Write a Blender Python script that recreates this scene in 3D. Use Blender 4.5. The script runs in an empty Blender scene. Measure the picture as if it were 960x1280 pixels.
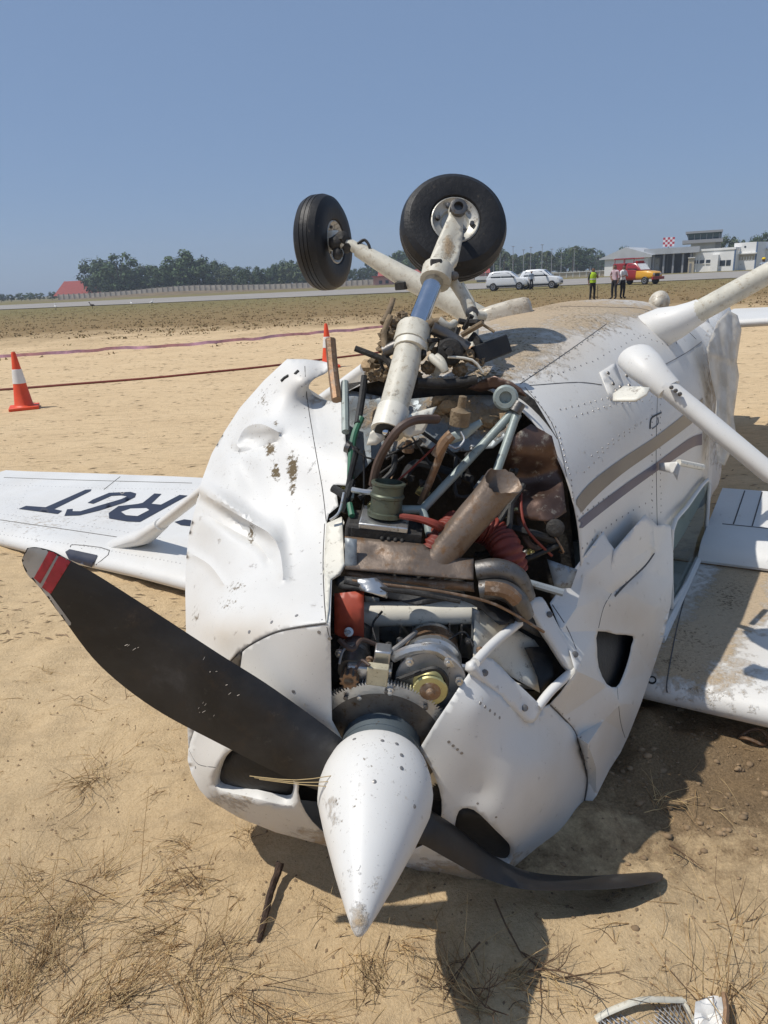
import bpy, bmesh, math, random
import numpy as np
from math import sin, cos, pi, radians, sqrt, atan2, tan
from mathutils import Vector, Matrix, noise
from mathutils.geometry import delaunay_2d_cdt
from mathutils.bvhtree import BVHTree

random.seed(7)
rnd = random.Random(11)
SC = bpy.context.scene
COL = SC.collection

# ------------------------------------------------------------------ camera
CAM_H, CAM_F, CAM_PITCH, CAM_ROLL = 1.63, 882.0, radians(18.2), radians(2.8)
_fw = Vector((0, cos(CAM_PITCH), -sin(CAM_PITCH)))
_r0 = Vector((1, 0, 0)); _u0 = _r0.cross(_fw)
_rt = _r0 * cos(CAM_ROLL) - _u0 * sin(CAM_ROLL)
_up = _u0 * cos(CAM_ROLL) + _r0 * sin(CAM_ROLL)
CAM_C = Vector((0, 0, CAM_H))
cam_d = bpy.data.cameras.new('camera'); cam = bpy.data.objects.new('camera', cam_d); COL.objects.link(cam)
cam_d.sensor_fit = 'VERTICAL'; cam_d.sensor_height = 36.0; cam_d.lens = 36.0 * CAM_F / 1280.0
cam_d.clip_start = 0.02; cam_d.clip_end = 6000
cam.matrix_world = Matrix(((_rt.x, _up.x, -_fw.x, 0), (_rt.y, _up.y, -_fw.y, 0), (_rt.z, _up.z, -_fw.z, CAM_H), (0, 0, 0, 1)))
SC.camera = cam

# ------------------------------------------------------------------ light
SUN_EL, SUN_AZ = radians(61.5), radians(-98)         # azimuth from +Y towards +X, where the sun stands
sun_vec = Vector((sin(SUN_AZ) * cos(SUN_EL), cos(SUN_AZ) * cos(SUN_EL), sin(SUN_EL)))
sd = bpy.data.lights.new('sun', 'SUN'); sd.energy = 3.4; sd.angle = radians(0.6); sd.color = (1.0, 0.95, 0.87)
so = bpy.data.objects.new('sun', sd); COL.objects.link(so)
so.rotation_euler = sun_vec.to_track_quat('Z', 'Y').to_euler()
world = bpy.data.worlds.new('World'); SC.world = world; world.use_nodes = True
wn = world.node_tree.nodes; wl = world.node_tree.links
sky = wn.new('ShaderNodeTexSky'); sky.sky_type = 'NISHITA'; sky.sun_disc = False
sky.sun_elevation = SUN_EL; sky.sun_rotation = SUN_AZ
sky.air_density = 0.8; sky.dust_density = 0.6; sky.ozone_density = 5.0; sky.altitude = 0
wn['Background'].inputs['Strength'].default_value = 0.1
hz = wn.new('ShaderNodeMix'); hz.data_type = 'RGBA'; hz.inputs[0].default_value = .72      # even dry-season haze over the clear sky
hz.inputs[7].default_value = (1.74, 2.58, 4.1, 1)
wl.new(sky.outputs[0], hz.inputs[6]); wl.new(hz.outputs[2], wn['Background'].inputs['Color'])
SC.view_settings.view_transform = 'Standard'; SC.view_settings.look = 'None'
SC.view_settings.exposure = 0.24; SC.view_settings.gamma = 1.0
SC.view_settings.use_curve_mapping = False

# ------------------------------------------------------------------ pixel <-> place
def ray(u, v): return _fw + _rt * ((u - 480) / CAM_F) - _up * ((v - 640) / CAM_F)
def P(u, v, d): return CAM_C + ray(u, v) * d                     # d = distance along the view axis
def G(u, v, z=0.0):
    r = ray(u, v); return CAM_C + r * ((z - CAM_H) / r.z)
def pix(p):
    q = p - CAM_C; z = q.dot(_fw)
    return (480 + CAM_F * q.dot(_rt) / z, 640 - CAM_F * q.dot(_up) / z, z)

class Frame:
    def __init__(s, o, psi, th, ro):
        s.o = Vector(o); psi, th, ro = map(radians, (psi, th, ro))
        s.a = Vector((sin(psi) * cos(th), cos(psi) * cos(th), sin(th)))
        s0 = Vector((cos(psi), -sin(psi), 0)); b0 = s0.cross(s.a)
        s.s = s0 * cos(ro) + b0 * sin(ro); s.b = b0 * cos(ro) - s0 * sin(ro)
    def __call__(s, x, y, z): return s.o + s.a * x + s.s * y + s.b * z
    def dir(s, x, y, z): return s.a * x + s.s * y + s.b * z
    def depth(s, u, v, axis, val):                                # depth where the pixel's ray meets a plane of the frame
        ax = (s.a, s.s, s.b)[axis]; r = ray(u, v)
        return (val - (CAM_C - s.o).dot(ax)) / r.dot(ax)
K = Frame((-.373, 1.427, .651), 32.86, 3.01, 1.66)                # cabin: x aft of the old propeller plane, y to the right, z towards the belly (up)
N = Frame((-.043, 1.424, .518), 5.7, 5.3, -8)                     # bent nose: x aft of the propeller

# ------------------------------------------------------------------ materials
def new_mat(name):
    m = bpy.data.materials.new(name); m.use_nodes = True
    nt = m.node_tree; b = nt.nodes['Principled BSDF']
    return m, nt, b
def nd(nt, t, **kw):
    n = nt.nodes.new(t)
    for k, v in kw.items():
        if k in n.inputs: n.inputs[k].default_value = v
        else: setattr(n, k, v)
    return n
def noise_n(nt, scale, detail=4, rough=.6, vec=None, dist=0):
    n = nd(nt, 'ShaderNodeTexNoise'); n.inputs['Scale'].default_value = scale; n.inputs['Detail'].default_value = detail
    n.inputs['Roughness'].default_value = rough; n.inputs['Distortion'].default_value = dist
    if vec: nt.links.new(vec, n.inputs['Vector'])
    return n
def ramp(nt, fac, stops):
    r = nd(nt, 'ShaderNodeValToRGB'); nt.links.new(fac, r.inputs[0]); e = r.color_ramp.elements
    while len(e) < len(stops): e.new(0.5)
    for i, (p, c) in enumerate(stops):
        e[i].position = p; e[i].color = (*c, 1) if len(c) == 3 else c
    return r
def mix(nt, fac, a, b, blend='MIX'):
    m = nd(nt, 'ShaderNodeMix'); m.data_type = 'RGBA'; m.blend_type = blend
    for sock, val in ((m.inputs[0], fac), (m.inputs[6], a), (m.inputs[7], b)):
        if hasattr(val, 'is_output'): nt.links.new(val, sock)
        elif isinstance(val, (int, float)): sock.default_value = val
        else: sock.default_value = (*val, 1)
    return m.outputs[2]
def math_n(nt, op, a, b=None, c=None, clamp=False):
    m = nd(nt, 'ShaderNodeMath', operation=op); m.use_clamp = clamp
    for i, v in enumerate((a, b, c)):
        if v is None: continue
        if hasattr(v, 'is_output'): nt.links.new(v, m.inputs[i])
        else: m.inputs[i].default_value = v
    return m.outputs[0]
def pos(nt):
    return nd(nt, 'ShaderNodeNewGeometry').outputs['Position']
def objco(nt):
    return nd(nt, 'ShaderNodeTexCoord').outputs['Object']
SAND_DIRT = (.46, .345, .22)
def M(name, col, rough=.5, metal=0.0, var=.12, scale=6, bump=.0, bscale=40, dirt=False, grime=0.0, grime_col=(.09, .06, .035), coat=0.0, spec=.5, obj=False):
    m, nt, b = new_mat(name)
    vec = objco(nt) if obj else pos(nt)
    n1 = noise_n(nt, scale, 5, .6, vec)
    lo = tuple(c * (1 - var) for c in col); hi = tuple(min(1, c * (1 + var)) for c in col)
    c = ramp(nt, n1.outputs[0], ((.3, lo), (.7, hi))).outputs[0]
    r = math_n(nt, 'MULTIPLY_ADD', n1.outputs[0], .2, rough - .1)
    if grime > 0:
        n2 = noise_n(nt, scale * 3.1, 8, .75, vec)
        g = ramp(nt, n2.outputs[0], ((.62 - grime * .35, (0, 0, 0)), (.72 - grime * .2, (1, 1, 1)))).outputs[0]
        c = mix(nt, g, c, grime_col); r = math_n(nt, 'MULTIPLY_ADD', g, .3, r)
    if dirt:
        at = nd(nt, 'ShaderNodeAttribute', attribute_name='dirt'); at2 = nd(nt, 'ShaderNodeAttribute', attribute_name='mud')
        n3 = noise_n(nt, 26, 9, .72, vec)
        k = math_n(nt, 'ADD', at.outputs['Fac'], math_n(nt, 'MULTIPLY_ADD', n3.outputs[0], 1.5, -.95))
        k = math_n(nt, 'MULTIPLY', k, 3.2, clamp=True)
        n4 = noise_n(nt, 90, 6, .7, vec)
        sc = ramp(nt, n4.outputs[0], ((.3, tuple(x * .72 for x in SAND_DIRT)), (.7, tuple(x * 1.25 for x in SAND_DIRT)))).outputs[0]
        c = mix(nt, k, c, sc); r = math_n(nt, 'MULTIPLY_ADD', k, .5, r, clamp=True)
        n5 = noise_n(nt, 75, 8, .75, vec)
        k2 = math_n(nt, 'ADD', at2.outputs['Fac'], math_n(nt, 'MULTIPLY_ADD', n5.outputs[0], 2.2, -1.45))
        k2 = math_n(nt, 'MULTIPLY', k2, 5, clamp=True)
        n7 = noise_n(nt, 1.7, 7, .7, vec)                       # thin road-dust film
        c = mix(nt, math_n(nt, 'MULTIPLY', ramp(nt, n7.outputs[0], ((.42, (0, 0, 0)), (.75, (1, 1, 1)))).outputs[0], .22), c, (.50, .43, .33))
        n8 = noise_n(nt, 190, 3, .6, vec)                       # paint chips and specks
        c = mix(nt, ramp(nt, n8.outputs[0], ((.70, (0, 0, 0)), (.73, (.8, .8, .8)))).outputs[0], c, (.22, .2, .17))
        at3 = nd(nt, 'ShaderNodeAttribute', attribute_name='dust')
        c = mix(nt, math_n(nt, 'MULTIPLY', at3.outputs['Fac'], math_n(nt, 'MULTIPLY_ADD', n7.outputs[0], .9, .1), clamp=True), c, (.47, .385, .28))
        c = mix(nt, k2, c, (.13, .095, .05)); r = math_n(nt, 'MULTIPLY_ADD', k2, .4, r, clamp=True)
    nt.links.new(c, b.inputs['Base Color']); nt.links.new(r, b.inputs['Roughness'])
    b.inputs['Metallic'].default_value = metal; b.inputs['Coat Weight'].default_value = coat; b.inputs['Coat Roughness'].default_value = .15
    b.inputs['Specular IOR Level'].default_value = spec
    if dirt:
        bq = nd(nt, 'ShaderNodeBump'); bq.inputs['Strength'].default_value = .6; bq.inputs['Distance'].default_value = .012
        nt.links.new(math_n(nt, 'MULTIPLY', k, math_n(nt, 'ADD', n4.outputs[0], n3.outputs[0])), bq.inputs['Height']); nt.links.new(bq.outputs[0], b.inputs['Normal'])
    elif bump > 0:
        n6 = noise_n(nt, bscale, 6, .6, vec)
        bp = nd(nt, 'ShaderNodeBump'); bp.inputs['Strength'].default_value = bump; bp.inputs['Distance'].default_value = .02
        nt.links.new(n6.outputs[0], bp.inputs['Height']); nt.links.new(bp.outputs[0], b.inputs['Normal'])
    return m

MT = {}
MT['paint'] = M('white_paint', (.66, .655, .632), .5, 0, .04, 2.2, .05, 5, dirt=True, coat=.0)
MT['cream'] = M('cream_paint', (.68, .655, .57), .42, 0, .07, 9, .05, 30, dirt=True, grime=.12)
MT['gearpaint'] = M('muddy_white_paint', (.56, .535, .45), .5, 0, .16, 14, .15, 60, dirt=True, grime=.24, grime_col=(.33, .265, .18))
MT['stripe_tan'] = M('taupe_stripe_paint', (.205, .18, .15), .4, .0, .12, 4)
MT['stripe_blue'] = M('navy_stripe_paint', (.05, .052, .105), .4, 0, .15, 4)
MT['letter'] = M('navy_letter_paint', (.022, .025, .042), .45, 0, .2, 12)
MT['seam'] = M('seam_gap', (.09, .085, .08), .8)
MT['rivet'] = M('rivet_metal', (.27, .26, .25), .45, .5)
MT['prop'] = M('propeller_black', (.027, .025, .023), .38, .3, .6, 4, .16, 40, grime=.2, grime_col=(.075, .066, .056))
MT['proptip'] = M('propeller_worn_grey', (.38, .37, .35), .5, .3, .1, 15, .05)
MT['propred'] = M('propeller_red_paint', (.33, .022, .03), .5, 0, .3, 30)
MT['tyre'] = M('tyre_rubber', (.013, .013, .014), .5, 0, .3, 14, .15, 60, grime=.03, grime_col=(.1, .085, .065), spec=.35)
MT['chrome'] = M('chrome_oleo', (.62, .64, .67), .16, 1.0, .06, 20)
MT['alu'] = M('bare_aluminium', (.55, .55, .54), .38, .9, .12, 14, .08, 60, grime=.15)
MT['rim'] = M('painted_rim', (.45, .44, .40), .45, .4, .15, 16, grime=.25)
MT['steel'] = M('dark_steel', (.14, .135, .13), .45, .8, .3, 18, .1, 60, grime=.2, grime_col=(.1, .06, .03))
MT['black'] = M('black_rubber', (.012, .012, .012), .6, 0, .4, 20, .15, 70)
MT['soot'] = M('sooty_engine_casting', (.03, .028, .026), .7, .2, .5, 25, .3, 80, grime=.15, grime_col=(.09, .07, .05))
MT['firewall'] = M('bluish_grey_firewall', (.25, .285, .31), .5, .35, .18, 8, .15, 30, dirt=True, grime=.22)
MT['mount'] = M('pale_green_mount_paint', (.27, .315, .30), .45, .1, .1, 16, .05, grime=.14)
MT['rust'] = M('rusty_exhaust_steel', (.24, .15, .09), .55, .65, .35, 9, .2, 35, grime=.3, grime_col=(.42, .36, .3))
MT['heat'] = M('heat_tinted_steel', (.175, .135, .105), .45, .45, .35, 9, .15, 30, grime=.3, grime_col=(.16, .09, .045))
MT['hose_red'] = M('orange_red_duct', (.17, .024, .013), .6, 0, .25, 14, .1)
MT['redplate'] = M('red_engine_plate', (.36, .06, .03), .5, 0, .15, 12)
MT['hose_brown'] = M('brown_rubber_hose', (.08, .05, .038), .6, 0, .3, 14, .1)
MT['hose_green'] = M('green_sleeve', (.03, .13, .075), .5, 0, .2, 14)
MT['brass'] = M('yellow_cad_metal', (.50, .46, .22), .4, .7, .15, 14, grime=.1)
MT['mudclump'] = M('dried_mud', (.21, .155, .095), .9, 0, .35, 16, .6, 40)
MT['sandpile'] = M('piled_sand', (.40, .28, .16), .95, 0, .3, 40, .6, 70)
MT['brownsheet'] = M('scorched_brown_sheet', (.10, .06, .045), .38, .5, .4, 8, .1, 20, grime=.2, grime_col=(.3, .27, .22))
MT['interior'] = M('cabin_interior', (.10, .10, .095), .8)
m, nt, b = new_mat('worn_propeller_black'); v_ = pos(nt)
q1 = noise_n(nt, 3.2, 6, .62, v_, .6); q2 = noise_n(nt, 26, 8, .75, v_); q3 = noise_n(nt, 9, 5, .7, v_)
c_ = ramp(nt, q1.outputs[0], ((.38, (.016, .015, .015)), (.56, (.034, .032, .031)), (.74, (.105, .102, .10)))).outputs[0]
c_ = mix(nt, math_n(nt, 'MULTIPLY', ramp(nt, q3.outputs[0], ((.55, (0, 0, 0)), (.75, (1, 1, 1)))).outputs[0], .5), c_, (.06, .04, .025))
c_ = mix(nt, math_n(nt, 'MULTIPLY', ramp(nt, q2.outputs[0], ((.6, (0, 0, 0)), (.75, (1, 1, 1)))).outputs[0], .35), c_, (.14, .12, .10))
nt.links.new(c_, b.inputs['Base Color']); nt.links.new(math_n(nt, 'MULTIPLY_ADD', q1.outputs[0], .35, .25), b.inputs['Roughness']); b.inputs['Metallic'].default_value = .2
bp = nd(nt, 'ShaderNodeBump'); bp.inputs['Strength'].default_value = .12; bp.inputs['Distance'].default_value = .01; nt.links.new(q2.outputs[0], bp.inputs['Height']); nt.links.new(bp.outputs[0], b.inputs['Normal'])
MT['prop'] = m
def glass_mat(name, tint, tr=.5):
    m, nt, b = new_mat(name); out = nt.nodes['Material Output']
    t = nd(nt, 'ShaderNodeBsdfTransparent'); t.inputs[0].default_value = (*tint, 1)
    g = nd(nt, 'ShaderNodeBsdfGlossy'); g.inputs['Roughness'].default_value = .08; g.inputs[0].default_value = (.8, .86, .84, 1)
    mx = nd(nt, 'ShaderNodeMixShader'); mx.inputs[0].default_value = 1 - tr
    nt.links.new(t.outputs[0], mx.inputs[1]); nt.links.new(g.outputs[0], mx.inputs[2]); nt.links.new(mx.outputs[0], out.inputs[0])
    return m
MT['pane'] = glass_mat('dusty_cabin_glass', (.55, .62, .58), .72)

# ------------------------------------------------------------------ mesh tools
def tag(o, label=None, cat=None, group=None, kind=None):
    if label: o['label'] = label
    if cat: o['category'] = cat
    if group: o['group'] = group
    if kind: o['kind'] = kind
    return o
def empty(name, loc=(0, 0, 0), rz=0.0):
    o = bpy.data.objects.new(name, None); COL.objects.link(o); o.location = loc; o.rotation_euler = (0, 0, rz); o.empty_display_size = .2
    return o
def link(name, me, parent=None, world_verts=True):
    o = bpy.data.objects.new(name, me); COL.objects.link(o)
    if parent is not None:
        o.parent = parent
        if world_verts:
            bpy.context.view_layer.update()
            o.matrix_parent_inverse = parent.matrix_world.inverted()
    return o
class MB:
    """collects geometry, then becomes ONE mesh object"""
    def __init__(s): s.v = []; s.f = []; s.m = []
    def add(s, vs, fs, mi=0):
        k = len(s.v); s.v += [Vector(p) for p in vs]; s.f += [tuple(i + k for i in f) for f in fs]; s.m += [mi] * len(fs); return s
    def box(s, c, h, ax=None, mi=0, taper=1.0):
        X, Y, Z = ax or (Vector((1, 0, 0)), Vector((0, 1, 0)), Vector((0, 0, 1))); c = Vector(c); vs = []
        for k in (-1, 1):
            t = taper if k > 0 else 1.0
            for i, j in ((-1, -1), (1, -1), (1, 1), (-1, 1)): vs.append(c + X * (i * h[0] * t) + Y * (j * h[1] * t) + Z * (k * h[2]))
        return s.add(vs, [(3, 2, 1, 0), (4, 5, 6, 7), (0, 1, 5, 4), (1, 2, 6, 5), (2, 3, 7, 6), (3, 0, 4, 7)], mi)
    def tube(s, pts, r, seg=10, cap=True, mi=0, flat=None, sm=0):
        pts = [Vector(p) for p in pts]
        if sm: pts, r = smooth_path(pts, r, sm)
        n = len(pts)
        if not hasattr(r, '__len__'): r = [r] * n
        t0 = (pts[1] - pts[0]).normalized(); up = flat.copy() if flat is not None else Vector((0, 0, 1))
        if abs(t0.dot(up)) > .95: up = Vector((1, 0, 0))
        x = (up - t0 * up.dot(t0)).normalized(); vs = []; fs = []
        for i in range(n):
            t = (pts[min(i + 1, n - 1)] - pts[max(i - 1, 0)]).normalized()
            x = (x - t * x.dot(t)).normalized(); y = t.cross(x)
            rr = r[i]; ra, rb = rr if hasattr(rr, '__len__') else (rr, rr)
            for j in range(seg):
                a = 2 * pi * j / seg; vs.append(pts[i] + x * (ra * cos(a)) + y * (rb * sin(a)))
        for i in range(n - 1):
            for j in range(seg):
                a, b = i * seg + j, i * seg + (j + 1) % seg; fs.append((a, b, b + seg, a + seg))
        if cap: fs.append(tuple(range(seg))[::-1]); fs.append(tuple((n - 1) * seg + j for j in range(seg)))
        return s.add(vs, fs, mi)
    def lathe(s, o, axis, prof, seg=24, mi=0, cap=True, ref=None):
        o = Vector(o); t = Vector(axis).normalized(); up = ref or Vector((0, 0, 1))
        if abs(t.dot(up)) > .95: up = Vector((1, 0, 0))
        x = (up - t * up.dot(t)).normalized(); y = t.cross(x); vs = []; fs = []
        for a_, r in prof:
            for j in range(seg):
                a = 2 * pi * j / seg; vs.append(o + t * a_ + x * (r * cos(a)) + y * (r * sin(a)))
        for i in range(len(prof) - 1):
            for j in range(seg):
                a, b = i * seg + j, i * seg + (j + 1) % seg; fs.append((a, b, b + seg, a + seg))
        if cap: fs.append(tuple(range(seg))[::-1]); fs.append(tuple((len(prof) - 1) * seg + j for j in range(seg)))
        return s.add(vs, fs, mi)
    def grid(s, rows, mi=0, closed=False):
        n = len(rows[0]); vs = [p for r in rows for p in r]; fs = []
        for i in range(len(rows) - 1):
            for j in range(n if closed else n - 1):
                a, b = i * n + j, i * n + (j + 1) % n; fs.append((a, b, b + n, a + n))
        return s.add(vs, fs, mi)
    def poly(s, outline, depth, mi=0):                            # closed prism: outline points (3D), extruded by a vector
        n = len(outline); o = [Vector(p) for p in outline]; e = Vector(depth)
        vs = o + [p + e for p in o]
        return s.add(vs, [tuple(range(n))[::-1], tuple(range(n, 2 * n))] + [(i, (i + 1) % n, (i + 1) % n + n, i + n) for i in range(n)], mi)
    def blob(s, c, r, seed=0, amp=.35, sub=2, freq=2.0, mi=0, ax=None):
        bm = bmesh.new(); bmesh.ops.create_icosphere(bm, subdivisions=sub, radius=1)
        c = Vector(c); rr = Vector(r) if hasattr(r, '__len__') else Vector((r, r, r)); vs = []
        for v in bm.verts:
            k = 1 + amp * noise.noise(v.co * freq + Vector((seed * 3.7, seed * 1.3, 0)))
            q = Vector((v.co.x * rr.x, v.co.y * rr.y, v.co.z * rr.z)) * k
            if ax: q = ax[0] * q.x + ax[1] * q.y + ax[2] * q.z
            vs.append(c + q)
        fs = [tuple(x.index for x in f.verts) for f in bm.faces]; bm.free()
        return s.add(vs, fs, mi)
    def mesh(s, name, mats, smooth=True, angle=40, merge=0.0):
        me = bpy.data.meshes.new(name); me.from_pydata([tuple(p) for p in s.v], [], s.f)
        for m in (mats if isinstance(mats, (list, tuple)) else [mats]): me.materials.append(MT[m] if isinstance(m, str) else m)
        me.polygons.foreach_set('material_index', s.m)
        bm = bmesh.new(); bm.from_mesh(me)
        if merge: bmesh.ops.remove_doubles(bm, verts=bm.verts, dist=merge)
        bmesh.ops.recalc_face_normals(bm, faces=bm.faces)
        bm.to_mesh(me); bm.free()
        me.polygons.foreach_set('use_smooth', [smooth] * len(me.polygons))
        if smooth and angle: me.set_sharp_from_angle(angle=radians(angle))
        me.update(); return me
    def build(s, name, mats, parent=None, smooth=True, angle=40, bevel=0.0, world_verts=True, merge=0.0, kind=None):
        o = link(name, s.mesh(name, mats, smooth, angle, merge), parent, world_verts)
        if bevel:
            b = o.modifiers.new('bevel', 'BEVEL'); b.width = bevel; b.segments = 2; b.limit_method = 'ANGLE'; b.angle_limit = radians(35)
        if kind: o['kind'] = kind
        return o
def smooth_path(pts, r, k):
    out = []; ro = []; n = len(pts)
    for i in range(n - 1):
        p0, p1, p2, p3 = pts[max(i - 1, 0)], pts[i], pts[i + 1], pts[min(i + 2, n - 1)]
        for j in range(k):
            t = j / k
            out.append(.5 * ((2 * p1) + (p2 - p0) * t + (2 * p0 - 5 * p1 + 4 * p2 - p3) * t * t + (3 * p1 - p0 - 3 * p2 + p3) * t ** 3))
            if hasattr(r, '__len__'): ro.append(tuple(x * (1 - t) + y * t for x, y in zip(r[i], r[i + 1])) if hasattr(r[i], '__len__') else r[i] * (1 - t) + r[i + 1] * t)
    out.append(pts[-1])
    if hasattr(r, '__len__'): ro.append(r[-1]); return out, ro
    return out, r
def curve2(pts, k=4, closed=False):
    """smooth a pixel polyline"""
    n = len(pts); q = [Vector((p[0], p[1])) for p in pts]; out = []
    rng = range(n) if closed else range(n - 1)
    for i in rng:
        g = (lambda a: q[a % n]) if closed else (lambda a: q[max(0, min(n - 1, a))])
        p0, p1, p2, p3 = g(i - 1), g(i), g(i + 1), g(i + 2)
        for j in range(k):
            t = j / k; w = .5 * ((2 * p1) + (p2 - p0) * t + (2 * p0 - 5 * p1 + 4 * p2 - p3) * t * t + (3 * p1 - p0 - 3 * p2 + p3) * t ** 3)
            out.append((w.x, w.y))
    if not closed: out.append(tuple(q[-1]))
    return out
def inside(poly, x, y):
    c = False; n = len(poly); j = n - 1
    for i in range(n):
        xi, yi = poly[i][0], poly[i][1]; xj, yj = poly[j][0], poly[j][1]
        if (yi > y) != (yj > y) and x < (xj - xi) * (y - yi) / (yj - yi) + xi: c = not c
        j = i
    return c
def densify(poly, step, closed=True):
    out = []; n = len(poly)
    for i in range(n if closed else n - 1):
        a, b = poly[i], poly[(i + 1) % n]; L = math.hypot(b[0] - a[0], b[1] - a[1]); k = max(1, int(L / step + .5))
        for j in range(k): out.append((a[0] + (b[0] - a[0]) * j / k, a[1] + (b[1] - a[1]) * j / k))
    if not closed: out.append(tuple(poly[-1][:2]))
    return out
def tri_region(outline, holes=(), step=8, lines=()):
    """triangulate a pixel region (with holes); returns points and triangles"""
    loops = [densify(outline, step)] + [densify(h, step * .7) for h in holes]
    pts = []; edges = []
    for lp in loops:
        k = len(pts); pts += lp; edges += [(k + i, k + (i + 1) % len(lp)) for i in range(len(lp))]
    for ln in lines:
        lp = [q for q in densify(ln, step, False) if inside(outline, *q) and min((q[0] - z[0]) ** 2 + (q[1] - z[1]) ** 2 for z in pts) > (step * .6) ** 2]; k = len(pts); pts += lp
        edges += [(k + i, k + i + 1) for i in range(len(lp) - 1) if math.hypot(lp[i][0] - lp[i + 1][0], lp[i][1] - lp[i + 1][1]) < step * 1.6]
    nb = len(pts); arr = np.array(pts); xs = arr[:, 0]; ys = arr[:, 1]; r = random.Random(3)
    y = ys.min() + step * .5; row = 0
    while y < ys.max():
        x = xs.min() + (step * .5 if row % 2 else 0)
        while x < xs.max():
            px, py = x + r.uniform(-.15, .15) * step, y + r.uniform(-.15, .15) * step
            if inside(outline, px, py) and not any(inside(h, px, py) for h in holes):
                if ((arr[:, 0] - px) ** 2 + (arr[:, 1] - py) ** 2).min() > (step * .5) ** 2: pts.append((px, py))
            x += step
        y += step * .87; row += 1
    V, E, F, *_ = delaunay_2d_cdt([Vector(p) for p in pts], edges, [], 0, 1e-4)
    out = []
    for f in F:
        cx = sum(V[i].x for i in f) / len(f); cy = sum(V[i].y for i in f) / len(f)
        if inside(outline, cx, cy) and not any(inside(h, cx, cy) for h in holes): out.append(tuple(f))
    return [(p.x, p.y) for p in V], out
def tps(ctrl):
    """smooth depth field through (u, v, depth) control points"""
    A = np.array([(c[0] / 100, c[1] / 100) for c in ctrl]); d = np.array([c[2] for c in ctrl]); n = len(ctrl)
    def phi(r2): return np.where(r2 > 1e-12, .5 * r2 * np.log(np.maximum(r2, 1e-12)), 0)
    R = ((A[:, None] - A[None]) ** 2).sum(-1); L = np.zeros((n + 3, n + 3)); L[:n, :n] = phi(R) + np.eye(n) * 2e-3
    L[:n, n] = 1; L[:n, n + 1:] = A; L[n, :n] = 1; L[n + 1:, :n] = A.T
    w = np.linalg.solve(L, np.concatenate([d, np.zeros(3)]))
    def f(u, v):
        q = np.array([u / 100, v / 100]); r2 = ((A - q) ** 2).sum(-1)
        return float(phi(r2) @ w[:n] + w[n] + w[n + 1:] @ q)
    return f
def facets(ctrl, w=.75):
    """folded-sheet depth: flat triangles between the control points, slightly softened; returns field and fold lines"""
    sm_ = tps(ctrl); V, E, F, *_ = delaunay_2d_cdt([Vector((c[0], c[1])) for c in ctrl], [], [], 0, 1e-5)
    D = [min(ctrl, key=lambda c: (c[0] - v.x) ** 2 + (c[1] - v.y) ** 2)[2] for v in V]
    def f(u, v):
        for t in F:
            a, b, c = (V[i] for i in t); den = (b.y - c.y) * (a.x - c.x) + (c.x - b.x) * (a.y - c.y)
            if abs(den) < 1e-9: continue
            l1 = ((b.y - c.y) * (u - c.x) + (c.x - b.x) * (v - c.y)) / den; l2 = ((c.y - a.y) * (u - c.x) + (a.x - c.x) * (v - c.y)) / den; l3 = 1 - l1 - l2
            if min(l1, l2, l3) > -1e-6: return w * (l1 * D[t[0]] + l2 * D[t[1]] + l3 * D[t[2]]) + (1 - w) * sm_(u, v)
        return sm_(u, v)
    return f, [[(V[a].x, V[a].y), (V[b].x, V[b].y)] for a, b in E]
def set_attr(me, name, fn):
    a = me.attributes.new(name, 'FLOAT', 'POINT')
    a.data.foreach_set('value', [fn(v.co) for v in me.vertices])
def blobs(lst):
    """mask field over the place: sum of soft spots given by pixel (u, v, ru, rv, strength)"""
    def f(p):
        u, v, _ = pix(p); s = 0
        for (a, b, ru, rv, k) in lst:
            s = max(s, k * math.exp(-(((u - a) / ru) ** 2 + ((v - b) / rv) ** 2)))
        return s
    return f
def seg_dist(u, v, path):
    best = 1e9
    for (a, b), (c, d) in zip(path, path[1:]):
        dx, dy = c - a, d - b; t = max(0, min(1, ((u - a) * dx + (v - b) * dy) / (dx * dx + dy * dy + 1e-9))); best = min(best, math.hypot(u - a - t * dx, v - b - t * dy))
    return best
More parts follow.
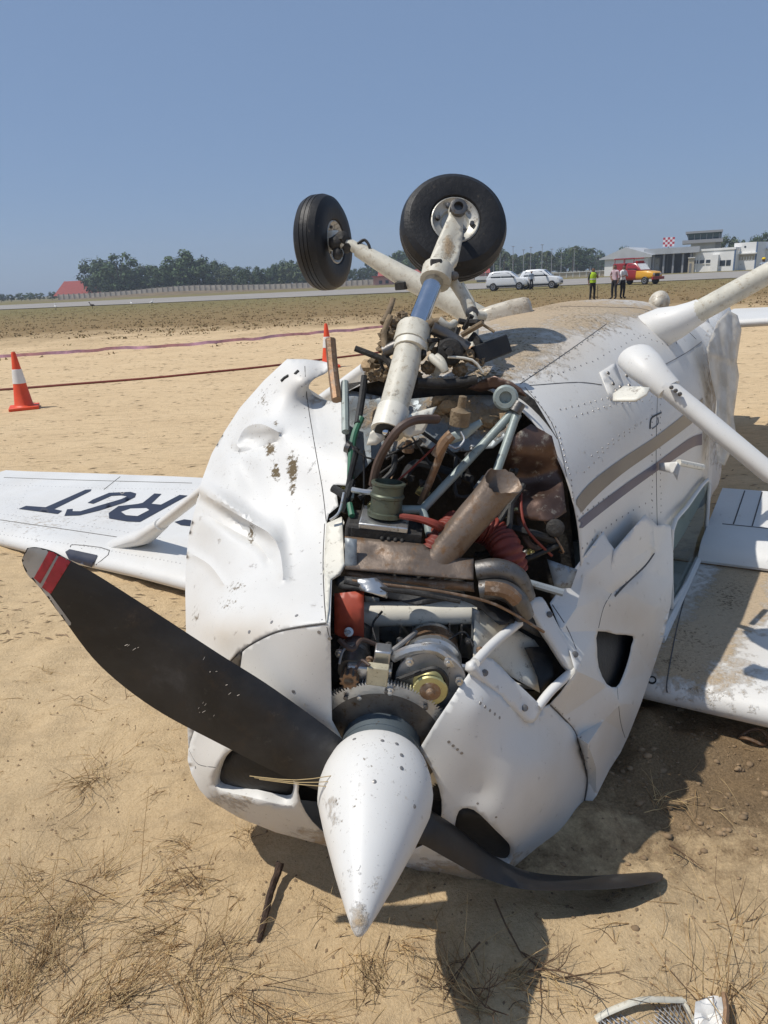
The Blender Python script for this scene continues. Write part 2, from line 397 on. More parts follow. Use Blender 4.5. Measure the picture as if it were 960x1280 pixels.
def panel(name, outline, depth, mat, parent, holes=(), step=8, thick=.0025, bumps=(), wraps=(), dirt=None, mud=None, angle=50, crumple=0.0, creases=()):
    """sheet-metal part: outline in pixels, its distance from a depth field; wraps continue the sheet round the far side"""
    V, F = tri_region(outline, holes, step, [curve2(c[0], 4) for c in creases])
    cr_paths = [(curve2(c[0], 4), c[1], c[2]) for c in creases]
    pts = []
    for (u, v) in V:
        d = depth(u, v)
        for (a, b, r1, r2, ang, h) in bumps:
            x, y = u - a, v - b; ca, sa = cos(ang), sin(ang); xx, yy = x * ca + y * sa, -x * sa + y * ca
            d += h * math.exp(-(xx / r1) ** 2 - (yy / r2) ** 2)
        for path, wd, h in cr_paths: d += h * max(0, 1 - seg_dist(u, v, path) / wd) ** 1.5
        p = P(u, v, d)
        if crumple: p = p + ray(u, v) * crumple * noise.noise(p * 9)
        pts.append(p)
    bm = bmesh.new(); vs = [bm.verts.new(p) for p in pts]
    for f in F:
        a, b, c = (pts[i] for i in f)
        if (b - a).cross(c - a).dot(a - CAM_C) > 0: f = f[::-1]
        try: bm.faces.new([vs[i] for i in f])
        except ValueError: pass
    ed_ = [e_ for e_ in bm.edges if e_.is_boundary]
    if not holes or True: bmesh.ops.holes_fill(bm, edges=ed_, sides=4)
    bm.verts.ensure_lookup_table()
    for seg, offs in wraps:                                       # seg: pixel polyline on the outline; offs: list of world vectors
        sp = densify(seg, step, closed=False); prev = []
        for (u, v) in sp:
            best = min(range(len(V)), key=lambda i: (V[i][0] - u) ** 2 + (V[i][1] - v) ** 2); prev.append(vs[best])
        cl = [prev[0]]
        for q in prev[1:]:
            if q is not cl[-1]: cl.append(q)
        rows = [cl]
        for of in offs: rows.append([bm.verts.new(q.co + Vector(of)) for q in cl])
        for i in range(len(rows) - 1):
            for j in range(len(cl) - 1):
                try: bm.faces.new((rows[i][j], rows[i][j + 1], rows[i + 1][j + 1], rows[i + 1][j]))
                except ValueError: pass
    bmesh.ops.delete(bm, geom=[v for v in bm.verts if not v.link_faces], context='VERTS')
    me = bpy.data.meshes.new(name)
    f0 = bm.faces[:]
    bmesh.ops.recalc_face_normals(bm, faces=bm.faces)
    s = sum(f.normal.dot(f.calc_center_median() - CAM_C) * f.calc_area() for f in bm.faces)
    if s > 0: bmesh.ops.reverse_faces(bm, faces=bm.faces)
    bm.to_mesh(me); bm.free()
    me.materials.append(MT[mat] if isinstance(mat, str) else mat)
    me.polygons.foreach_set('use_smooth', [True] * len(me.polygons)); me.set_sharp_from_angle(angle=radians(angle))
    if dirt: set_attr(me, 'dirt', dirt)
    if mud: set_attr(me, 'mud', mud)
    o = link(name, me, parent)
    if thick:
        so_ = o.modifiers.new('sheet', 'SOLIDIFY'); so_.thickness = thick; so_.offset = -1
    return o
def bvh(o):
    me = o.data; return BVHTree.FromPolygons([v.co.copy() for v in me.vertices], [tuple(p.vertices) for p in me.polygons])
def cast(u, v, trees):
    best = None; r = ray(u, v).normalized()
    for t in trees:
        h = t.ray_cast(CAM_C, r)
        if h[0] is not None and (best is None or h[3] < best[2]):
            n = h[1] if h[1].dot(r) < 0 else -h[1]; best = (h[0], n, h[3])
    return best
def decal(name, outline, trees, mat, parent, off=.0022, step=6, dirt=None):
    V, F = tri_region(outline, (), step); pts = []; ok = []
    for u, v in V:
        h = cast(u, v, trees); ok.append(h is not None); pts.append(h[0] + h[1] * off if h else Vector())
    F = [f for f in F if all(ok[i] for i in f)]
    F = [f for f in F if max((pts[f[0]] - pts[f[1]]).length, (pts[f[1]] - pts[f[2]]).length) < .25]
    if not F: return None
    par = list(range(len(V)))                                     # keep only the piece that hangs together
    def root(i):
        while par[i] != i: par[i] = par[par[i]]; i = par[i]
        return i
    for f in F: par[root(f[1])] = root(f[0]); par[root(f[2])] = root(f[0])
    cnt = {}
    for f in F: cnt[root(f[0])] = cnt.get(root(f[0]), 0) + 1
    big = max(cnt, key=cnt.get); F = [f for f in F if root(f[0]) == big]
    used = sorted({i for f in F for i in f}); mp = {i: k for k, i in enumerate(used)}
    b = MB(); b.add([pts[i] for i in used], [tuple(mp[i] for i in f) for f in F])
    o = b.build(name, mat, parent, True, 0)
    if dirt: set_attr(o.data, 'dirt', dirt)
    return o
def seam(path, trees, parent, name='seam', r=.0016, mat='seam', k=5):
    pts = []
    for u, v in densify(curve2(path, k), 7, False):
        h = cast(u, v, trees)
        if h: pts.append(h[0] + h[1] * r * .2)
    if len(pts) > 1: return MB().tube(pts, r, 5).build(name, mat, parent)
def stroke(pts, w):
    """pixel polyline -> outline polygon; w = (dx, dy) pen vector"""
    L = [(p[0] + w[0], p[1] + w[1]) for p in pts]; R = [(p[0] - w[0], p[1] - w[1]) for p in pts]
    return L + R[::-1]
def rivet_line(mb, path, trees, step=9, r=.0035, jit=0.0):
    for u, v in densify(path, step, False):
        h = cast(u + rnd.uniform(-jit, jit), v + rnd.uniform(-jit, jit), trees)
        if h: dome(mb, h[0], h[1], r)
def dome(mb, p, n, r, mi=0):
    x = n.orthogonal().normalized(); y = n.cross(x); vs = []; fs = []
    for k, (rr, hh) in enumerate(((1, -.2), (.75, .35))):
        for j in range(6): a = pi / 3 * j; vs.append(p + x * (r * rr * cos(a)) + y * (r * rr * sin(a)) + n * (r * hh))
    for j in range(6): fs.append((j, (j + 1) % 6, (j + 1) % 6 + 6, j + 6))
    fs.append((6, 7, 8, 9, 10, 11)); mb.add(vs, fs, mi)
# ================================================================== ground
def ground_h(x, y):
    n = noise.noise
    d = math.hypot(x, y)
    h = 0.0
    if d < 14:
        k = max(0, 1 - d / 14)
        h += k * (.035 * n(Vector((x * .9, y * .9, 3))) + .03 * n(Vector((x * 2.7, y * 2.7, 8))) + .026 * n(Vector((x * 6.5, y * 6.5, 1))) + .012 * (1 - abs(n(Vector((x * 4.1 + y * 1.5, y * 3.3, 14)))) * 4) * .5)
        if d < 6: h += .006 * n(Vector((x * 21, y * 21, 5))) + .0035 * n(Vector((x * 47, y * 47, 2)))
        # churned soil to the right of the nose, and the berm it pushed up
        g = math.exp(-((x - .85) / .5) ** 2 - ((y - 2.1) / .42) ** 2)
        h += g * (.04 * n(Vector((x * 9, y * 9, 12))) + .02 * abs(n(Vector((x * 22, y * 22, 2)))) + .02)
        h += .06 * math.exp(-((x - .28) / .3) ** 2 - ((y - 1.85) / .16) ** 2)
        h += .03 * math.exp(-((x + .15) / .3) ** 2 - ((y - 2.0) / .25) ** 2)
    else:
        h += .02 * n(Vector((x * .5, y * .5, 3)))
    if d > 30: h += .03 * n(Vector((x * .03, y * .03, 7))) * min(1, (d - 30) / 60)
    return h
def axis_steps(lo, hi, fine, near_lo, near_hi, grow):
    v = [near_lo]
    while v[-1] < near_hi: v.append(v[-1] + fine)
    s = fine
    while v[-1] < hi: s *= grow; v.append(v[-1] + s)
    s = fine; w = [near_lo]
    while w[-1] > lo: s *= grow; w.append(w[-1] - s)
    return w[:0:-1] + v
gx = axis_steps(-3000, 3000, .03, -2.0, 2.0, 1.09)
gy = axis_steps(-60, 4500, .03, .7, 3.6, 1.075)
g = MB(); g.grid([[Vector((x, y, ground_h(x, y) if math.hypot(x, y) < 300 else 0)) for x in gx] for y in gy])
m, nt, b = new_mat('sand_and_dry_field')
pp = pos(nt); sep = nd(nt, 'ShaderNodeSeparateXYZ'); nt.links.new(pp, sep.inputs[0])
n1 = noise_n(nt, .9, 6, .62, pp); n2 = noise_n(nt, 14, 8, .72, pp); n3 = noise_n(nt, 130, 4, .7, pp)
sand = ramp(nt, n1.outputs[0], ((.3, (.52, .38, .22)), (.5, (.64, .48, .285)), (.72, (.72, .555, .345)))).outputs[0]
sand = mix(nt, math_n(nt, 'MULTIPLY', ramp(nt, n2.outputs[0], ((.42, (0, 0, 0)), (.68, (1, 1, 1)))).outputs[0], .28), sand, (.30, .19, .09))
sand = mix(nt, .35, sand, ramp(nt, n3.outputs[0], ((.3, (.36, .235, .115)), (.62, (.72, .54, .32)))).outputs[0])
# dark plant crumbs and old tyre scuffs, stretched along the field
mp = nd(nt, 'ShaderNodeMapping'); mp.inputs['Scale'].default_value = (1.6, 5.5, 1); nt.links.new(pp, mp.inputs[0])
n4 = noise_n(nt, 2.2, 10, .78, mp.outputs[0])
deb = ramp(nt, n4.outputs[0], ((.53, (0, 0, 0)), (.63, (1, 1, 1)))).outputs[0]
far_sand = math_n(nt, 'MULTIPLY_ADD', sep.outputs['Y'], .25, -1.0, clamp=True)
sand = mix(nt, math_n(nt, 'MULTIPLY', deb, math_n(nt, 'MULTIPLY_ADD', far_sand, .62, .12)), sand, (.13, .085, .04))
sand = mix(nt, math_n(nt, 'MULTIPLY', far_sand, .35), sand, (.72, .54, .335))
# grey-brown scuffs raked across the near sand
mp2 = nd(nt, 'ShaderNodeMapping'); mp2.inputs['Rotation'].default_value = (0, 0, radians(-28)); mp2.inputs['Scale'].default_value = (1.5, 5, 1); nt.links.new(pp, mp2.inputs[0])
n9 = noise_n(nt, 1.6, 11, .74, mp2.outputs[0], .4)
sand = mix(nt, math_n(nt, 'MULTIPLY', ramp(nt, n9.outputs[0], ((.5, (0, 0, 0)), (.66, (1, 1, 1)))).outputs[0], .4), sand, (.34, .25, .155))
n10 = noise_n(nt, 46, 7, .8, pp)
sand = mix(nt, math_n(nt, 'MULTIPLY', ramp(nt, n10.outputs[0], ((.60, (0, 0, 0)), (.68, (1, 1, 1)))).outputs[0], .4), sand, (.25, .17, .09))
# churned damp soil by the nose
at = nd(nt, 'ShaderNodeAttribute', attribute_name='churn')
ck = math_n(nt, 'MULTIPLY', math_n(nt, 'ADD', at.outputs['Fac'], math_n(nt, 'MULTIPLY_ADD', n2.outputs[0], 1.4, -.85)), 2.2, clamp=True)
soil = ramp(nt, n3.outputs[0], ((.35, (.085, .055, .03)), (.65, (.22, .145, .08)))).outputs[0]
sand = mix(nt, math_n(nt, 'MULTIPLY', ck, .8), sand, soil)
# dry field further out
n5 = noise_n(nt, .16, 6, .68, pp); n6 = noise_n(nt, 1.4, 7, .75, mp.outputs[0])
fy = math_n(nt, 'ADD', sep.outputs['Y'], math_n(nt, 'MULTIPLY_ADD', n5.outputs[0], 26, -13))
fy = math_n(nt, 'ADD', fy, math_n(nt, 'MULTIPLY_ADD', n6.outputs[0], 12, -6))
fm = math_n(nt, 'MULTIPLY_ADD', fy, .085, -2.05, clamp=True)
gfar = math_n(nt, 'MULTIPLY_ADD', sep.outputs['Y'], .022, -.8, clamp=True)
dry = ramp(nt, n6.outputs[0], ((.3, (.16, .105, .05)), (.55, (.26, .18, .088)), (.75, (.38, .275, .14)))).outputs[0]
grn = ramp(nt, n6.outputs[0], ((.3, (.14, .118, .048)), (.7, (.24, .20, .088)))).outputs[0]
field = mix(nt, gfar, dry, grn)
nt.links.new(mix(nt, fm, sand, field), b.inputs['Base Color'])
b.inputs['Roughness'].default_value = .95; b.inputs['Specular IOR Level'].default_value = .15
bp = nd(nt, 'ShaderNodeBump'); bp.inputs['Strength'].default_value = .85; bp.inputs['Distance'].default_value = .02
hh = math_n(nt, 'ADD', math_n(nt, 'MULTIPLY', math_n(nt, 'ADD', n2.outputs[0], math_n(nt, 'MULTIPLY', n10.outputs[0], .5)), 1.0), math_n(nt, 'MULTIPLY', n3.outputs[0], .35))
nt.links.new(hh, bp.inputs['Height']); nt.links.new(bp.outputs[0], b.inputs['Normal'])
MT['ground'] = m
ground = g.build('ground', 'ground', None, True, 0); ground['kind'] = 'structure'
set_attr(ground.data, 'churn', lambda c: 1.1 * math.exp(-((c.x - .95) / .42) ** 2 - ((c.y - 2.05) / .42) ** 2) + .75 * math.exp(-((c.x - 1.9) / .5) ** 2 - ((c.y - 3.6) / .5) ** 2) + .6 * math.exp(-((c.x - .25) / .3) ** 2 - ((c.y - 1.62) / .08) ** 2) if abs(c.x) < 6 and abs(c.y) < 8 else 0)

# runway strip
def far_line(u0, v0, u1, v1, ext=1.2):
    a, c = G(u0, v0), G(u1, v1); d = c - a; return a - d * ext, c + d * ext
a0, a1 = far_line(0, 387.5, 945, 347); b0, b1 = far_line(0, 382.0, 945, 338.5)
MT['runway'] = M('sun_bleached_tarmac', (.29, .265, .235), .9, 0, .15, .12)
rows = []
for i in range(41):
    t = i / 40; p, q = a0.lerp(a1, t), b0.lerp(b1, t); rows.append([Vector((p.x, p.y, .07)), Vector((q.x, q.y, .07))])
rw = MB(); rw.grid(rows); rwo = rw.build('runway', 'runway', None, True, 0); rwo['kind'] = 'structure'

# ================================================================== aeroplane
plane = empty('airplane', (.35, 2.2, 0)); bpy.context.view_layer.update()
tag(plane, 'crashed white single-engine light airplane lying upside down on the sand with its engine exposed', 'airplane')

# ---- fuselage (cabin frame)
SECT = [(.97, .52, .635, -.42), (1.15, .535, .655, -.50), (1.35, .56, .68, -.58), (1.7, .585, .70, -.66), (2.2, .60, .71, -.68), (2.7, .60, .695, -.68),
        (3.05, .585, .66, -.64), (3.3, .54, .60, -.58), (3.6, .48, .54, -.50), (4.2, .40, .44, -.42), (5.0, .30, .34, -.33), (6.0, .18, .33, -.2), (6.9, .08, .24, -.08)]
def sect(x):
    for i in range(len(SECT) - 1):
        if x <= SECT[i + 1][0]:
            a, c = SECT[i], SECT[i + 1]; t = (x - a[0]) / (c[0] - a[0]); t = t * t * (3 - 2 * t) * .5 + t * .5
            return [a[k] + (c[k] - a[k]) * t for k in (1, 2, 3)]
    return SECT[-1][1:]
def fus(x, a):
    """a: angle from belly (up) to the right"""
    w, zb, zt = sect(x); cs, sn = cos(a), sin(a); e = 2 / 2.6 if cs > 0 else 2 / 6.5
    z = (zb if cs > 0 else -zt) * math.copysign(abs(cs) ** e, cs); y = w * math.copysign(abs(sn) ** e, sn)
    if cs < 0 and x > 1.2: y *= 1 + .035 * min(1, -cs * 2) * min(1, (x - 1.2) * 2)
    if x > 3.15:
        k = min(1, (x - 3.15) / .5); y += .10 * k
        cr = noise.noise(Vector((x * 5.5, a * 1.2, 4))) * .05 + noise.noise(Vector((x * 13, a * 2, 9))) * .03
        f = math.exp(-((x - 3.75) / .45) ** 2)
        y += f * cr * 1.6; z += f * cr
    return K(x, y, z)
win = [(884, 600), (885.5, 622), (878, 686), (843, 753), (839.5, 746), (840, 663), (858, 634)]
xs = [.97 + .03 * i for i in range(4)] + [1.08 + .05 * i for i in range(45)] + [3.34 + .04 * i for i in range(22)] + [4.25 + .15 * i for i in range(18)]
NA = 96
rows = [[fus(x, 2 * pi * j / NA) for j in range(NA)] for x in xs]
fb = MB()
nn = NA; vs = [p for r in rows for p in r]; fs = []
for i in range(len(rows) - 1):
    for j in range(nn):
        q = (i * nn + j, i * nn + (j + 1) % nn, (i + 1) * nn + (j + 1) % nn, (i + 1) * nn + j)
        c = sum((vs[k] for k in q), Vector()) / 4; u, v, d = pix(c)
        if inside(win, u, v) and j < 48 and xs[i] < 3.2: continue
        fs.append(q)
fs.append(tuple((len(rows) - 1) * nn + j for j in range(nn)))
fb.add(vs, fs)
fuselage = fb.build('fuselage', 'paint', plane, True, 60)
belly_dirt = blobs([(640, 440, 60, 30, .62), (720, 402, 60, 18, .6), (700, 385, 120, 14, .75), (560, 440, 90, 40, .6), (650, 395, 60, 22, .8), (790, 388, 60, 10, .6), (908, 470, 22, 60, .8), (470, 455, 60, 25, .8), (600, 470, 60, 20, .5), (905, 540, 20, 40, .7)])
set_attr(fuselage.data, 'dirt', belly_dirt)
set_attr(fuselage.data, 'mud', blobs([(640, 430, 80, 30, .36), (730, 400, 70, 16, .34), (700, 384, 100, 10, .36), (480, 455, 40, 20, .5), (905, 480, 20, 60, .3), (600, 470, 50, 20, .5)]))
sm = fuselage.modifiers.new('sheet', 'SOLIDIFY'); sm.thickness = .003; sm.offset = -1
set_attr(fuselage.data, 'dust', blobs([(660, 425, 100, 40, 1.1), (760, 392, 90, 18, 1.0), (870, 560, 40, 80, .35)]))
T_FUS = [bvh(fuselage)]
# cabin contents: seat and far lining
st = MB(); st.box(K(2.3, -.12, -.05), (.25, .34, .07), (K.a, K.s, K.b)); st.box(K(2.55, -.12, -.28), (.06, .34, .26), (K.a, K.s, K.b)); st.build('cabin_seat', 'interior', plane, bevel=.02)
# window
wv = densify(curve2(win, 3, True), 6); wp = []
trees_full = T_FUS
def side_pt(u, v, y=.62):
    return P(u, v, K.depth(u, v, 1, y))
fr = [side_pt(u, v, .622) for u, v in wv]
win_o = MB().tube(fr + [fr[0]], (.009), 8, cap=False).build('window_frame', 'paint', plane)
wpane = MB(); V_, F_ = tri_region(win, (), 12); wpane.add([side_pt(u, v, .615) for u, v in V_], F_); wpane.build('window', 'pane', plane, True, 0)
sill = MB().tube([side_pt(877, 690, .625), side_pt(850, 748, .625), side_pt(826, 800, .625)], [.016, .017, .018], 8).build('door_sill', 'paint', plane)

# stripes
decal('stripe', curve2([(717, 629), (735, 606), (770, 578), (820, 545), (862, 512), (878, 497)], 4) + curve2([(878, 516), (862, 531), (820, 562), (775, 594), (740, 625), (717, 653)], 4), T_FUS, 'stripe_tan', plane)
decal('stripe', curve2([(718, 654), (740, 636), (780, 606), (822, 577), (860, 549), (877, 542)], 4) + curve2([(877, 556), (862, 561), (822, 588), (782, 617), (742, 648), (718, 668)], 4), T_FUS, 'stripe_blue', plane)
# seams and rivets on the cabin
for pth in ([(822, 488), (820, 560), (821, 640), (822, 664)], [(650, 480), (690, 453), (730, 425), (758, 405)], [(662, 482), (720, 478), (752, 481)], [(838, 392), (858, 412), (870, 424)], [(832, 455), (856, 442), (877, 427)],
            [(656, 484), (690, 530), (707, 590), (712, 640), (714, 672)], [(700, 383), (760, 384), (810, 388), (838, 412), (846, 430)]):
    seam(pth, T_FUS, plane, r=.0014)
rv = MB()
for pth in ([(664, 490), (698, 540), (714, 600), (718, 660)], [(655, 474), (700, 446), (756, 410)], [(664, 470), (712, 440), (762, 408), (815, 386)], [(700, 512), (760, 498), (800, 500)], [(826, 490), (825, 560), (826, 640)], [(815, 495), (815, 560), (815, 650)],
            [(740, 570), (780, 540), (815, 520)], [(730, 590), (760, 560), (800, 530)], [(716, 650), (760, 620), (800, 600)], [(722, 690), (770, 650), (814, 625)], [(690, 470), (740, 452), (790, 425), (840, 405)], [(560, 470), (640, 462)], [(760, 412), (800, 420), (835, 432)], [(720, 520), (770, 505), (812, 500)]):
    rivet_line(rv, pth, T_FUS, 8, .004, .6)
rvo = rv.build('rivets', 'rivet', plane, kind='stuff')
# door handle recess and small latch on the belly
seam([(812, 536), (814, 523), (826, 516)], T_FUS, plane, 'latch', .0035, 'black'); seam([(815, 536), (822, 530), (822, 522)], T_FUS, plane, 'latch', .0025, 'steel')

# ---- belly fittings
def axes_at(h):
    n = h[1]; x = (K.a - n * K.a.dot(n)).normalized(); return x, n.cross(x), n
h = next(q for q in (cast(630, v_, T_FUS) for v_ in range(390, 430)) if q); X, Y, Z = axes_at(h)
bf = MB()
prof = [(1.0, -.015), (1.0, .025), (.95, .045), (.8, .056), (.4, .06)]
rows = []
dX = (P(660, 388, h[0].length) - P(600, 392, h[0].length)).normalized(); dX = (dX - Z * dX.dot(Z)).normalized(); dY = Z.cross(dX)
for s, zz in prof:
    rows.append([h[0] + Z * zz + dX * (.125 * s * math.copysign(abs(cos(a)) ** .6, cos(a))) + dY * (.07 * s * math.copysign(abs(sin(a)) ** .6, sin(a))) for a in [2 * pi * j / 24 for j in range(24)]])
bf.grid(rows, closed=True); bf.f.append(tuple(len(prof) * 24 - 24 + j for j in range(24))); bf.m.append(0)
bfo = bf.build('belly_fairing', 'cream', plane); set_attr(bfo.data, 'dirt', lambda c: .2); set_attr(bfo.data, 'dust', lambda c: 1.0)
h = next(q for q in (cast(822, v_, T_FUS) for v_ in range(374, 410)) if q)
if h:
    bh = MB(); bh.blob(h[0] + h[1] * .02, (.09, .05, .055), 3, .1, 3, 1.2, ax=axes_at(h)); o = bh.build('antenna_dome', 'cream', plane); set_attr(o.data, 'dirt', lambda c: .2); set_attr(o.data, 'dust', lambda c: .9)

# ---- firewall and its shelf
def dK(x): return lambda u, v: K.depth(u, v, 0, x)
fwo = panel('firewall', [(426, 500), (432, 480), (470, 474), (560, 474), (640, 478), (668, 500), (696, 548), (708, 600), (716, 680), (724, 760), (690, 860), (560, 880), (440, 850), (412, 760), (426, 600)], dK(1.02), 'soot', plane, step=14)
panel('firewall_shelf', [(428, 486), (500, 500), (560, 494), (612, 494), (644, 500), (652, 520), (640, 540), (616, 560), (560, 566), (520, 556), (470, 570), (442, 600), (432, 560)],
      tps([(430, 490, K.depth(430, 490, 0, .985)), (560, 490, K.depth(560, 490, 0, .985)), (650, 505, K.depth(650, 505, 0, .99)), (560, 530, K.depth(560, 530, 0, .93)), (470, 540, K.depth(470, 540, 0, .92)), (440, 600, K.depth(440, 600, 0, .80)), (520, 556, K.depth(520, 556, 0, .80)), (560, 566, K.depth(560, 566, 0, .84)), (640, 540, K.depth(640, 540, 0, .95)), (616, 560, K.depth(616, 560, 0, .9))]),
      'firewall', plane, step=7, crumple=.02, dirt=blobs([(560, 510, 34, 20, .85), (610, 525, 30, 18, .8), (470, 520, 30, 20, .5), (500, 550, 40, 16, .4)]), mud=blobs([(560, 515, 22, 14, .5), (615, 530, 18, 12, .5)]))
panel('firewall_flange', [(584, 486), (600, 476), (618, 470), (640, 478), (652, 486), (658, 496), (640, 492), (616, 486), (600, 490)], dK(.955), 'brownsheet', plane, step=6)
panel('scorched_panel', [(636, 548), (664, 530), (690, 545), (702, 590), (708, 640), (690, 652), (664, 650), (640, 640), (618, 660), (600, 620), (622, 600)],
      tps([(636, 548, 2.02), (690, 545, 2.02), (708, 640, 2.0), (664, 600, 2.07), (640, 640, 2.03), (600, 620, 2.08), (650, 570, 2.0), (690, 652, 1.98)]), 'brownsheet', plane, step=6, crumple=.06)
for i, (u, v, r) in enumerate(((560, 508, .03), (572, 516, .026), (552, 514, .022), (612, 526, .03), (624, 530, .022), (600, 532, .02), (548, 500, .02), (480, 462, .035), (462, 458, .03))):
    MB().blob(P(u, v, K.depth(u, v, 0, .955)), (r, r, r * .7), i, .4, 2, 3).build('sand_clod', 'sandpile', plane)
# ---- cowling
def nD(u, v, x): return (u, v, N.depth(u, v, 0, x))
def kD(u, v, x): return (u, v, K.depth(u, v, 0, x))
bowl_ctrl = [nD(*c) for c in ((414, 790, .05), (414, 860, .05), (360, 800, .075), (296, 822, .15), (350, 880, .05), (420, 920, .05), (268, 880, .17), (240, 930, .24), (300, 900, .075), (380, 960, .045),
    (262, 1000, .15), (238, 960, .24), (258, 960, .13), (300, 1022, .15), (320, 1008, .06), (405, 1056, .14), (400, 1032, .05), (500, 1080, .14), (500, 1058, .06), (560, 1100, .14), (600, 1090, .09), (632, 1111, .2), (590, 1055, .05),
    (560, 930, .05), (600, 880, .09), (640, 940, .10), (600, 990, .05), (660, 1010, .10), (640, 1040, .07), (690, 960, .2), (700, 1010, .26), (725, 1021, .42), (733, 972, .42), (721, 920, .38), (687, 880, .31), (665, 903, .22), (590, 836, .14), (575, 856, .1), (522, 935, .05), (665, 1089, .28), (700, 1055, .35))]
bowl_depth = tps(bowl_ctrl)
sil_l = [(236, 935), (235, 950), (240, 968), (250, 987), (262, 1000), (300, 1022)]
sil_b = [(300, 1022), (345, 1040), (405, 1056), (500, 1080), (560, 1100), (598, 1113)]
sil_r = [(598, 1113), (618, 1115), (634, 1110), (665, 1089), (700, 1055), (725, 1021)]
torn_in = [(665, 903), (601, 849), (590, 836), (575, 857), (560, 880), (545, 902), (524, 936)]
hub_open = curve2([(540, 962), (552, 1000), (546, 1040), (515, 1062), (470, 1064), (425, 1052), (390, 1026), (373, 990), (384, 958), (408, 938)], 3)
bowl_out = [(413, 779)] + curve2([(407, 778), (372, 783), (342, 790), (311, 806), (290, 824), (266, 858), (248, 900), (236, 935)], 3) + sil_l[1:] + sil_b[1:] + sil_r[1:] + curve2([(725, 1021), (734, 972), (721, 920), (703, 897), (687, 880)], 3)[1:] + [(676, 885)] + torn_in + hub_open + [(428, 924), (415, 900), (414, 850)]
intake_l = curve2([(292, 936), (276, 950), (268, 974), (275, 987), (320, 998), (360, 1006), (369, 998), (368, 975), (352, 948), (320, 934)], 3, True)
intake_r = curve2([(572, 1014), (592, 1012), (618, 1036), (640, 1060), (638, 1078), (622, 1080), (590, 1066), (566, 1048)], 3, True)
bowl = panel('nose_bowl', bowl_out, bowl_depth, 'paint', plane, [intake_l, intake_r], 7, .0012,
    wraps=((sil_l, ((.02, .05, -.02), (.07, .13, -.05), (.15, .22, -.06))), (sil_b, ((0, .04, -.03), (0, .12, -.05), (0, .35, -.06))), (sil_r, ((0, .05, -.03), (-.03, .14, -.07), (-.12, .3, -.1)))),
    dirt=blobs([(420, 1050, 60, 16, .5), (560, 1095, 70, 18, .7), (640, 1090, 40, 20, .6), (300, 1000, 40, 14, .3)]), mud=blobs([(380, 840, 80, 60, .05), (600, 1105, 30, 10, .5)]))
def lip(name, loop, depth, inset, mat, parent, n=3):
    """rolled edge that leads into an opening"""
    V = densify(loop, 6); cx = sum(p[0] for p in V) / len(V); cy = sum(p[1] for p in V) / len(V); rows = []
    for k in range(n + 1):
        t = k / n; rows.append([P(u + (cx - u) * .10 * sin(t * pi / 2), v + (cy - v) * .10 * sin(t * pi / 2), depth(u, v)) + N.a * (inset * (1 - cos(t * pi / 2)) + inset * .6 * t) for u, v in V])
    return MB().grid(rows, closed=True).build(name, mat, parent)
lip('intake_lip', intake_l, bowl_depth, .014, 'paint', bowl); lip('intake_lip', intake_r, bowl_depth, .014, 'paint', bowl)
def grow(loop, k):
    cx = sum(p[0] for p in loop) / len(loop); cy = sum(p[1] for p in loop) / len(loop); return [(cx + (u - cx) * k, cy + (v - cy) * k) for u, v in loop]
for lp_ in (intake_l, intake_r): panel('intake_dark_backing', grow(lp_, 1.02), lambda u, v: bowl_depth(u, v) + .055, 'black', bowl, step=10)  # black sheets added behind the openings stand for the shade inside

left_ctrl = [kD(431, 503, .90), kD(391, 491, .93), (359, 449, 2.42), (403, 453, 2.40), (416, 456, 2.36), (386, 482, 2.31), (330, 480, 2.42), (300, 510, 2.46), (340, 520, 2.29), (390, 540, 2.2), (433, 564, 2.10), (265, 567, 2.42), (330, 580, 2.19), (444, 607, 2.02), (243, 640, 2.30), (300, 640, 2.12), (400, 640, 2.02), (410, 643, 2.0), (234, 700, 2.2), (290, 715, 2.0), (350, 715, 1.90), (415, 723, 1.82), (428, 650, 1.97),
    (233, 800, 2.05), (280, 790, 1.83), (350, 760, 1.75), nD(414, 779, .055), nD(372, 783, .07), nD(311, 806, .135), nD(266, 858, .19), nD(248, 900, .23), nD(236, 935, .25), (233, 880, 1.98), (262, 730, 2.06), (258, 640, 2.2), (283, 570, 2.30), (315, 515, 2.36)]
left_depth = tps(left_ctrl)
sil_cl = [(359, 449), (330, 476), (300, 510), (280, 541), (265, 567), (252, 602), (243, 640), (236, 670), (233, 700), (232, 740), (233, 800), (233, 860), (234, 900), (236, 935)]
left_out = sil_cl + curve2([(236, 935), (248, 900), (266, 858), (290, 824), (311, 806), (342, 790), (372, 783), (407, 778)], 3)[1:] + [(413, 779), (414, 750), (415, 723), (430, 704), (429, 670), (427, 646), (408, 655), (411, 643), (423, 633), (421, 618), (418, 606), (432, 607), (444, 607), (437, 585), (433, 564), (430, 521), (431, 503)] + curve2([(431, 503), (415, 502), (399, 498), (389, 491), (386, 482), (394, 473), (408, 466), (416, 455)], 3)[1:] + [(404, 452), (380, 449)]
